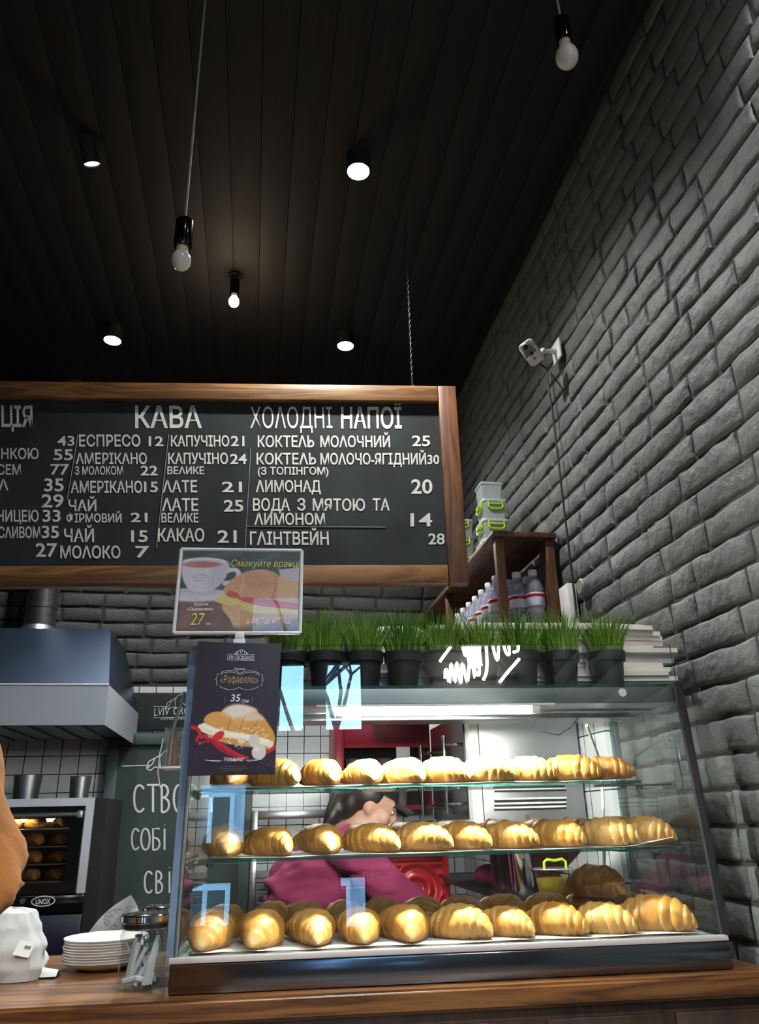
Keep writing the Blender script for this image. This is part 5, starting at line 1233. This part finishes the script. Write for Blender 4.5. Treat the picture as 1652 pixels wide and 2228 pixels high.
# steel machine with vents, its door and bar handles facing the room's middle
m0, m1 = aty(1042, 1595, 2.55), aty(1257, 1797, 2.55)
mc = thing('steel_oven_cabinet', 'stainless cabinet oven with vent slots seen end-on through the case', 'oven', ((m0.x+m1.x)/2, 2.8, m1.z))
mx0, mx1, mz0, mz1 = m0.x, 1.085, m1.z, m0.z+.10
m = MB(); m.box2((mx0, 2.55, mz0), (mx1, 3.15, mz1), bev=.004); m.build('machine_body', mat('satin_machine_steel', C(206, 208, 210), .42, 1), mc, world=True)
m = MB()
for k, py in enumerate((1709, 1717, 1738, 1748, 1757)):
    p, q = aty(1076, py, 2.549), aty(1232, py-1.5, 2.549); m.box2((p.x, 2.543, p.z-.0042), (q.x, 2.5495, p.z+.0015), bev=.0008)
m.build('vent_grille', MT['white'], mc, world=True)
m = MB()
for k, py in enumerate((1713, 1721, 1743, 1752.5, 1761)):
    p, q = aty(1076, py, 2.549), aty(1232, py-1.5, 2.549); m.box2((p.x, 2.5455, p.z-.004), (q.x, 2.5496, p.z+.004))
m.build('vent_slot_groove', MT['black_matt'], mc, world=True)
p = aty(1148, 1777, 2.549); MB().cyl((p.x, 2.5495, p.z), (p.x, 2.545, p.z), .007, n=16).build('panel_lock', MT['steel_dull'], mc, world=True)
MB().box2((mx0-.035, 2.552, mz0+.004), (mx0-.001, 3.148, mz1-.004), bev=.003).build('machine_door', MT['white'], mc, world=True)
MB().box2((mx0-.041, 2.60, mz0+.03), (mx0-.0355, 3.10, mz1-.03)).build('door_window', MT['black_gloss'], mc, world=True)
for y, pz0, pz1 in ((2.64, 1770, 1600), (3.02, 1772, 1620)):
    xh = aty(989 if y < 2.8 else 949, 1700, y).x; xh = mx0-.10
    za, zb_ = aty(989, pz0, y).z, aty(989, pz1, y).z
    m = MB(); m.tube([(xh, y, za), (xh, y, zb_)], .0075, 12)
    for f_ in (.12, .88): m.tube([(xh, y, za+(zb_-za)*f_), (mx0-.042, y, za+(zb_-za)*f_)], .005, 8)
    m.build('bar_handle', MT['chrome'], mc, world=True)
# shelf under the machine and a lower one with kitchen things
ms = thing('machine_shelf', 'dark wall shelf carrying the stainless cabinet oven', 'shelf', (1.0, 2.8, mz0-.03)); MB().box2((mx0-.06, 2.52, mz0-.026), (XW-.035, 3.4, mz0-.0015), bev=.003).build('shelf_board', MT['black_matt'], ms, world=True)
zl = 1.255
ws = thing('low_wall_shelf', 'dark narrow wall shelf with a shaker and a yellow tub behind the case', 'shelf', (1.0, 2.9, zl-.03)); MB().box2((.86, 2.42, zl-.025), (XW-.035, 3.9, zl), bev=.003).build('shelf_board', MT['black_matt'], ws, world=True)
for y in (2.5, 3.5): MB().box2((XW-.06, y, zl-.14), (XW-.034, y+.03, zl-.0255)).build('shelf_bracket', MT['black_matt'], ws, world=True)
def onshelf(px, y): return aty(px, 1950, y).x
o = tag(MB().lathe([(0, 0), (.038, 0), (.045, .15), (.047, .152), (.043, .165), (.03, .185), (.0, .19)], n=28).build('shaker', MT['chrome']), 'chrome shaker on the low dark shelf beside the yellow tub', 'shaker'); o.location = (.93, 2.80, zl+.0008)
yt = thing('sauce_tub', 'small clear tub of yellow filling with a lime handle behind the case', 'container', (.955, 2.56, zl+.0008))
MB().lathe([(0, 0), (.050, 0), (.060, .080), (.063, .082), (.058, .080), (.048, .004), (0, .004)], n=30).build('tub_body', MT['jar_glass'], yt); MB().lathe([(0, .0045), (.047, .005), (.054, .058), (0, .062)], n=30).build('filling', MT['yellow_food'], yt)
MB().tube([(-.036, -.02, .0815), (-.036, -.022, .106), (-.025, -.022, .113), (0, -.022, .109), (.025, -.022, .113), (.036, -.022, .106), (.036, -.02, .0815)], .0045, 10).build('lime_handle', MT['lime'], yt); MB().lathe([(0, .084), (.062, .0835), (.062, .087), (0, .0875)], n=30).build('tub_lid', MT['tub'], yt)
o = tag(MB().lathe([(0, 0), (.036, 0), (.041, .12), (.039, .125), (.016, .15), (.016, .17), (0, .172)], n=24).build('sauce_bottle', mat('dark_red_sauce', C(70, 22, 34), .25)), 'dark red sauce bottle on the low shelf between shaker and pink cloth', 'bottle'); o.location = (.915, 2.98, zl+.0008)
o = tag(MB().ball((0, 0, .036), (.055, .045, .036), 20, 12).build('pink_sponge', mat('pink_cloth', C(176, 44, 120), .8, bump=.5, bscale=40)), 'crumpled pink cloth lying at the far end of the low shelf', 'cloth'); o.location = (.915, 3.16, zl+.0008)
# ------------------------------------------------------------------ people
def skinned(name, mb, mt, parent, vox=.012, smooth=6, fold=None, world=True):
    """fuse overlapping closed tubes and ellipsoids into one continuous surface"""
    if world:
        inv = Matrix.Translation(parent.location).inverted(); mb.v = [tuple(inv @ Vector(p)) for p in mb.v]
    me = bpy.data.meshes.new('tmp'); me.from_pydata(mb.v, [], mb.f); me.update()
    o = bpy.data.objects.new(name, me); COL.objects.link(o)
    r = o.modifiers.new('r', 'REMESH'); r.mode = 'VOXEL'; r.voxel_size = vox
    s = o.modifiers.new('s', 'SMOOTH'); s.factor = .5; s.iterations = smooth
    dg = bpy.context.evaluated_depsgraph_get(); dg.update()
    m2 = bpy.data.meshes.new_from_object(o.evaluated_get(dg)); m2.name = name
    o.modifiers.clear(); o.data = m2; bpy.data.meshes.remove(me); m2.materials.clear(); m2.materials.append(mt)
    if fold:
        amp, sc, seed = fold; P = np.array([v.co[:] for v in m2.vertices]); N = np.array([v.normal[:] for v in m2.vertices])
        n = np.abs(vn(P*np.array(sc), seed)-.5)*2; n = n+.5*vn(P*np.array(sc)*2.3, seed+1)
        P = P+N*((n-.6)*amp)[:, None]; m2.vertices.foreach_set('co', P.ravel()); m2.update()
    m2.polygons.foreach_set('use_smooth', [True]*len(m2.polygons)); o.parent = parent
    return o
def bl(mb, pts, rs, n=16):
    """a limb with rounded ends"""
    pts = [Vector(p) for p in pts]; mb.tube(pts, rs, n)
    for p, r in ((pts[0], rs[0]), (pts[-1], rs[-1])):
        r = min(r) if isinstance(r, tuple) else r; mb.ball(p, r*.98, 14, 8)
def hand(mb, wrist, d, palm, side, s=1.0, curl=.5):
    """five fingers of unequal length curling towards PALM; SIDE points to the thumb"""
    d, palm, side = Vector(d).normalized(), Vector(palm).normalized(), Vector(side).normalized(); w = Vector(wrist)
    mb.tube([w, w+d*.03*s, w+d*.085*s], [(.026*s, .018*s), (.036*s, .016*s), (.040*s, .014*s)], 14, ref=tuple(side))
    for i, (off, L) in enumerate(((.030, .070), (.010, .080), (-.010, .074), (-.029, .058))):
        p = w+d*.080*s+side*off*s; q = [p]; a = .15
        for k in range(3):
            a += curl*(.5+.3*k); q.append(q[-1]+(d*math.cos(a)+palm*math.sin(a))*L*s*(.42, .33, .25)[k])
        bl(mb, q, [.0095*s, .009*s, .0085*s, .007*s], 10)
    p = w+d*.02*s+side*.026*s; bl(mb, [p, p+(side*.75+d*.7)*.035*s+palm*.008*s, p+(side*.75+d*1.5)*.045*s+palm*.02*s], [.013*s, .0105*s, .008*s], 10)
def head(mb, c, fwd, up, s=1.0):
    fwd, up = Vector(fwd).normalized(), Vector(up).normalized(); fwd = (fwd-up*fwd.dot(up)).normalized(); rt = fwd.cross(up)
    M3 = Matrix((rt, fwd, up)).transposed(); M4 = Matrix.Translation(c) @ M3.to_4x4() @ Matrix.Scale(s, 4)
    e = lambda x, y, z, r, k=16: mb.ball((x, y, z), r, k, 12, xf=M4)
    e(0, -.012, .035, (.074, .094, .086), 28); e(0, .022, -.035, (.058, .066, .078), 22); e(0, .060, -.092, (.024, .022, .020)); e(0, .035, -.075, (.046, .046, .036))
    e(0, .083, .028, (.050, .016, .016)); e(0, .092, -.012, (.012, .018, .030)); e(0, .104, -.026, (.014, .014, .012)); e(.011, .096, -.029, (.009, .010, .008)); e(-.011, .096, -.029, (.009, .010, .008))
    e(0, .084, -.054, (.024, .012, .007)); e(0, .083, -.066, (.020, .012, .008))
    for x in (-1, 1): e(x*.072, -.008, -.010, (.010, .016, .027)); e(x*.042, .058, -.020, (.024, .026, .024))
    return M4
def face_parts(M4, par, inv):
    for x in (-1, 1):
        mb = MB(); mb.ball((x*.031, .080, .008), (.0125, .0075, .0075), 14, 10, xf=inv @ M4); mb.build('eye', MT['white_gloss'], par); mb = MB(); mb.ball((x*.031, .0862, .007), (.0055, .003, .0055), 12, 8, xf=inv @ M4); mb.build('iris', MT['black_gloss'], par)
        mb = MB(); mb.tube([(x*.015, .094, .024), (x*.032, .091, .030), (x*.05, .078, .026)], [(.002, .004)]*3, 6, xf=inv @ M4); mb.build('eyebrow', MT['hair'], par)
    mb = MB(); mb.ball((0, .0905, -.0545), (.022, .008, .006), 14, 8, xf=inv @ M4); mb.ball((0, .089, -.0655), (.018, .008, .0065), 14, 8, xf=inv @ M4); mb.build('lips', mat('lips', C(178, 104, 100), .45), par)

# the person in the magenta shirt, bending over the prep table
PY = 3.0
w1 = thing('person', 'person in a magenta shirt and black cap bending to work behind the glass case', 'person', (.20, PY, 0))
P3 = lambda px, py, dy=0.0: aty(px, py, PY+dy)
hip, waist, chest, neck0 = Vector((.20, PY, .98)), P3(672, 1965), P3(735, 1885), P3(772, 1812)
hc = P3(806, 1755); hfw = Vector((1, -.10, -.42)); hup = Vector((.42, 0, 1))
mb = MB()
bl(mb, [hip, waist, chest, P3(760, 1835)], [(.15, .115), (.135, .105), (.15, .11), (.10, .085)])
bl(mb, [neck0+Vector((-.03, 0, -.03)), neck0, hc+Vector((-.02, 0, -.04))], [.062, .052, .052])
M4 = head(mb, hc, hfw, hup)
for s in (-1, 1):
    sh = P3(758, 1838, s*.155); el = P3(842, 1925, s*.20); wr = P3(935, 1985, s*.14)
    bl(mb, [sh, (sh+el)/2+Vector((-.005, 0, -.01)), el], [.056, .050, .042]); bl(mb, [el, (el+wr)/2, wr], [.042, .038, .027]); hand(mb, wr, (wr-el)+Vector((.05, 0, -.05)), (0, 0, -1), (0, -s, .0), 1.0, .45)
    hj = hip+Vector((0, s*.085, -.03)); kn = Vector((.225, PY+s*.09, .50)); an = Vector((.17, PY+s*.10, .09))
    bl(mb, [hj, (hj+kn)/2, kn], [.088, .075, .056]); bl(mb, [kn, (kn+an)/2+Vector((-.015, 0, .03)), an], [.055, .052, .038]); bl(mb, [an+Vector((-.03, 0, -.05)), an+Vector((.07, 0, -.058)), an+Vector((.17, 0, -.068))], [.034, .032, .020])
body = skinned('body', mb, MT['skin'], w1, .010, 4)
inv = Matrix.Translation(w1.location).inverted()
face_parts(M4, w1, inv)
mb = MB()
bl(mb, [waist+Vector((-.035, 0, -.025)), waist+Vector((0, 0, .02)), chest, P3(757, 1838), P3(764, 1822)], [(.160, .125), (.160, .128), (.175, .135), (.115, .105), (.070, .066)], 24)
for s in (-1, 1):
    sh = P3(752, 1838, s*.145); el = P3(842, 1925, s*.20); w_ = P3(905, 1965, s*.165)
    bl(mb, [P3(748, 1850, s*.06), sh, (sh+el)/2, el, w_], [.085, .078, .070, .064, .052], 18)
skinned('shirt', mb, MT['magenta'], w1, .008, 8, (.020, (7, 14, 20), 4))
mb = MB(); bl(mb, [waist+Vector((-.02, 0, -.03)), waist+Vector((-.03, 0, -.10)), hip+Vector((0, 0, -.05)), Vector((.21, PY, .62))], [(.152, .132), (.158, .136), (.165, .14), (.16, .13)], 24); skinned('apron', mb, MT['apron'], w1, .014, 4)
mb = MB()
for s in (-1, 1):
    hj = hip+Vector((0, s*.085, -.03)); kn = Vector((.225, PY+s*.09, .50)); an = Vector((.17, PY+s*.10, .10)); bl(mb, [hj, (hj+kn)/2, kn, (kn+an)/2+Vector((-.01, 0, .02)), an], [.10, .088, .070, .066, .055])
skinned('trousers', mb, MT['denim'], w1, .014, 3)
for s in (-1, 1):
    an = Vector((.17, PY+s*.10, .09)); mb = MB(); bl(mb, [an+Vector((-.035, 0, -.045)), an+Vector((.07, 0, -.05)), an+Vector((.17, 0, -.06))], [.044, .042, .029]); skinned('shoe', mb, MT['black_matt'], w1, .010, 3)
LM = inv @ M4
mb = MB(); mb.ball((0, -.026, .040), (.082, .094, .088), 24, 14, xf=LM); mb.ball((0, -.075, -.005), (.066, .050, .075), 18, 12, xf=LM)
bl(mb, [LM @ Vector((0, -.115, .01)), inv @ P3(738, 1742, 0), inv @ P3(722, 1775, -.02), inv @ P3(706, 1803, -.03)], [.034, .036, .030, .010], 14)
skinned('hair', mb, MT['hair'], w1, .009, 3, world=False)
mb = MB(); vs = []
mb.grid(lambda u, v: LM @ Vector((.088*math.cos(u*2*PI)*math.cos(v*PI/2*.98), -.012+.104*math.sin(u*2*PI)*math.cos(v*PI/2*.98), .050+.085*math.sin(v*PI/2*.98))), 32, 10)
mb.grid(lambda u, v: LM @ Vector(((u-.5)*.15*(1-.25*v*v), .078+.085*v*(1-.9*(u-.5)**2*4*.35), .052-.012*v-.02*(u-.5)**2*4)), 12, 6, thick=.004)
mb.build('cap', MT['apron'], w1)

# guest in the ochre coat, mostly outside the picture, elbow raised at the counter
GY = .92; shR = aty(-262, 1535, GY); GX = shR.x-.20; gz = shR.z-1.53
w2 = thing('person', 'person in an ochre coat whose raised sleeve enters at the edge beside the takeaway bag', 'person', (GX, GY, 0))
mb = MB(); hip = Vector((GX, GY, 1.0)); hc = Vector((GX+.02, GY+.06, 1.80+gz))
bl(mb, [hip, Vector((GX, GY, 1.18)), Vector((GX, GY+.01, 1.40)), Vector((GX, GY, 1.55+gz))], [(.13, .17), (.12, .155), (.13, .18), (.08, .12)], 20)
bl(mb, [Vector((GX, GY, 1.55+gz)), Vector((GX, GY+.02, 1.64+gz)), hc+Vector((0, -.01, -.05))], [.066, .056, .056]); M4 = head(mb, hc, (.45, 1, -.1), (0, 0, 1), 1.05)
eR = aty(-112, 1880, GY-.05); wrR = Vector((eR.x-.23, GY+.16, eR.z+.05))
shL = Vector((GX-.20, GY, 1.53+gz)); eL = Vector((GX-.28, GY+.02, 1.24)); wrL = Vector((GX-.16, GY+.24, 1.215))
for sh, el, wr in ((shR, eR, wrR), (shL, eL, wrL)):
    bl(mb, [sh, (sh+el)/2, el], [.050, .044, .038]); bl(mb, [el, (el+wr)/2, wr], [.038, .034, .029]); hand(mb, wr, wr-el, (0, .5, -1), (1, 0, .3), 1.05, .5)
for s in (-1, 1):
    hj = hip+Vector((s*.09, 0, -.03)); kn = Vector((GX+s*.10, GY+.02, .52)); an = Vector((GX+s*.11, GY-.01, .09))
    bl(mb, [hj, (hj+kn)/2, kn], [.092, .08, .06]); bl(mb, [kn, (kn+an)/2, an], [.058, .055, .04]); bl(mb, [an+Vector((0, -.03, -.05)), an+Vector((s*.01, .08, -.058)), an+Vector((s*.02, .18, -.066))], [.036, .034, .022])
skinned('body', mb, MT['skin'], w2, .012, 4)
inv = Matrix.Translation(w2.location).inverted(); face_parts(M4, w2, inv); LM = inv @ M4
mb = MB(); bl(mb, [Vector((GX, GY, .72)), Vector((GX, GY, 1.0)), Vector((GX, GY, 1.20)), Vector((GX, GY+.01, 1.42)), Vector((GX, GY, 1.56+gz)), Vector((GX, GY+.01, 1.62+gz))], [(.19, .235), (.18, .225), (.165, .20), (.175, .225), (.115, .165), (.08, .08)], 28)
for sh, el, wr in ((shR, eR, wrR), (shL, eL, wrL)): bl(mb, [sh+Vector((0, 0, -.01)), (sh+el)/2, el, el+(wr-el)*.4, el+(wr-el)*.94], [.090, .084, .078, .070, .056], 20)
skinned('coat', mb, MT['ochre'], w2, .008, 8, (.016, (22, 22, 9), 6))
mb = MB()
for s in (-1, 1):
    hj = hip+Vector((s*.09, 0, -.03)); kn = Vector((GX+s*.10, GY+.02, .52)); an = Vector((GX+s*.11, GY-.01, .10)); bl(mb, [hj, (hj+kn)/2, kn, (kn+an)/2, an], [.102, .09, .074, .07, .06])
skinned('trousers', mb, MT['denim'], w2, .014, 3)
for s in (-1, 1):
    an = Vector((GX+s*.11, GY-.01, .09)); mb = MB(); bl(mb, [an+Vector((0, -.035, -.045)), an+Vector((s*.01, .08, -.05)), an+Vector((s*.02, .18, -.06))], [.045, .043, .030]); skinned('shoe', mb, MT['black_matt'], w2, .010, 3)
mb = MB(); mb.ball((0, -.030, .044), (.084, .094, .088), 24, 14, xf=LM); mb.ball((0, -.07, -.02), (.070, .045, .06), 18, 12, xf=LM); skinned('hair', mb, MT['hair'], w2, .010, 3, world=False)

# ------------------------------------------------------------------ what the panes mirror: neon script in the shop front, the street outside
nz_ = -4.32
def nn_(u, v): return Vector((1.28+u*.86, nz_, 3.44+v*.52))
mb = MB()
for pts in ([(0, .45), (.13, .72), (.27, 1.0)], [(.36, .9), (.42, 1.0), (.46, .7), (.40, .4), (.47, .15), (.5, .6), (.56, 1.0), (.60, .95), (.58, .3), (.52, .05)], [(.66, 1.0), (.72, .45), (.77, .98)], [(.80, .98), (.84, .62), (.88, .60), (.89, .98)], [(.93, .62), (1.0, .68), (1.0, .98)], [(.72, .0), (.86, .25), (1.0, .48)], [(.05, .1), (.07, .3), (.10, .02), (.14, .4), (.17, .02), (.21, .42), (.24, 0), (.28, .4), (.32, .02), (.36, .36)], [(.30, .75), (.33, .55), (.35, .85), (.37, .3), (.39, .9), (.42, .1), (.44, .85), (.47, .3), (.50, 1.0), (.51, .35)]):
    k = len(pts); q = [np.array(p, float) for p in pts]; out = []
    for i in range(k-1):
        a, b, c, d = q[max(i-1, 0)], q[i], q[i+1], q[min(i+2, k-1)]
        for t in np.linspace(0, 1, 6, endpoint=False): out.append(.5*((2*b)+(c-a)*t+(2*a-5*b+4*c-d)*t*t+(3*b-a-3*c+d)*t**3))
    out.append(q[-1]); mb.tube([nn_(*p) for p in out], .016, 8)
ns = thing('neon_sign', 'white neon script sign mirrored in the glass rim below the grass pots', 'neon sign', (1.7, nz_, 3.4)); mb.build('neon_tube', MT['neon'], ns, world=True)
mb = MB(); mb.box2((1.2, -4.499, 3.52), (2.2, -4.485, 3.56))
for u in (.15, .45, .75, .95): mb.cyl(nn_(u, .2)+Vector((0, .0, 0)), (nn_(u, .2).x, -4.49, nn_(u, .2).z), .006, n=8)
mb.build('sign_bracket', MT['black_matt'], ns, world=True)
struct(MB().box2((-16, -22, -.2), (16, -4.72, -.02)).build('ground', mat('street_paving', C(110), .9), smooth=False))
bd_ = thing('street_building', 'pale town house across the street mirrored in the case glass', 'building', (0, -15, -.02))
m = MB(); m.box2((-14, -18, -.02), (14, -15, 4.2)); m.build('facade', mat('pale_facade', C(190, 196, 200), .8, col2=C(176, 184, 190), nscale=2), bd_, world=True)
for i in range(9):
    xx = -11+i*2.6
    for z in (.6, 2.5):
        fr_ = MB()
        for p, q in (((xx, z), (xx+.1, z+1.4)), ((xx+.95, z), (xx+1.05, z+1.4)), ((xx+.1, z+1.3), (xx+.95, z+1.4)), ((xx+.1, z), (xx+.95, z+.1)), ((xx+.47, z+.1), (xx+.57, z+1.3))): fr_.box2((p[0], -15.0, p[1]), (q[0], -14.93, q[1]))
        w_ = fr_.build('window_frame', MT['white'], bd_, world=True); MB().box2((xx+.1, -14.99, z+.1), (xx+.95, -14.96, z+1.3)).build('window_pane', MT['black_gloss'], w_, world=True)
MB().box2((-14.2, -18.2, 4.2), (14.2, -14.8, 4.4)).build('roof_edge', mat('roof_tile', C(80, 50, 44), .8), bd_, world=True)
q = random.Random(21)
def tree(x, y, label):
    mb = MB()
    def br(p, d, L, r, k):
        e = p+d*L; mid = (p+e)/2+Vector((q.uniform(-1, 1), q.uniform(-1, 1), 0))*L*.06
        mb.tube([p, mid, e], [r, r*.85, r*.7], 7 if k > 3 else 5)
        if k == 0: return
        for _ in range(3 if k > 2 else 2):
            n = (d+Vector((q.uniform(-1, 1), q.uniform(-1, 1), q.uniform(-.2, .7)))*.75).normalized(); br(e, n, L*q.uniform(.62, .85), r*.62, k-1)
    br(Vector((x, y, -.03)), Vector((0, 0, 1)), 2.3, .10, 6)
    t = thing('bare_tree', label, 'tree', (x, y, -.02)); mb.build('branches', mat('bark', C(50, 46, 46), .9), t, world=True)
tree(-.2, -9.5, 'bare street tree mirrored in the glass rim below the first grass pots')
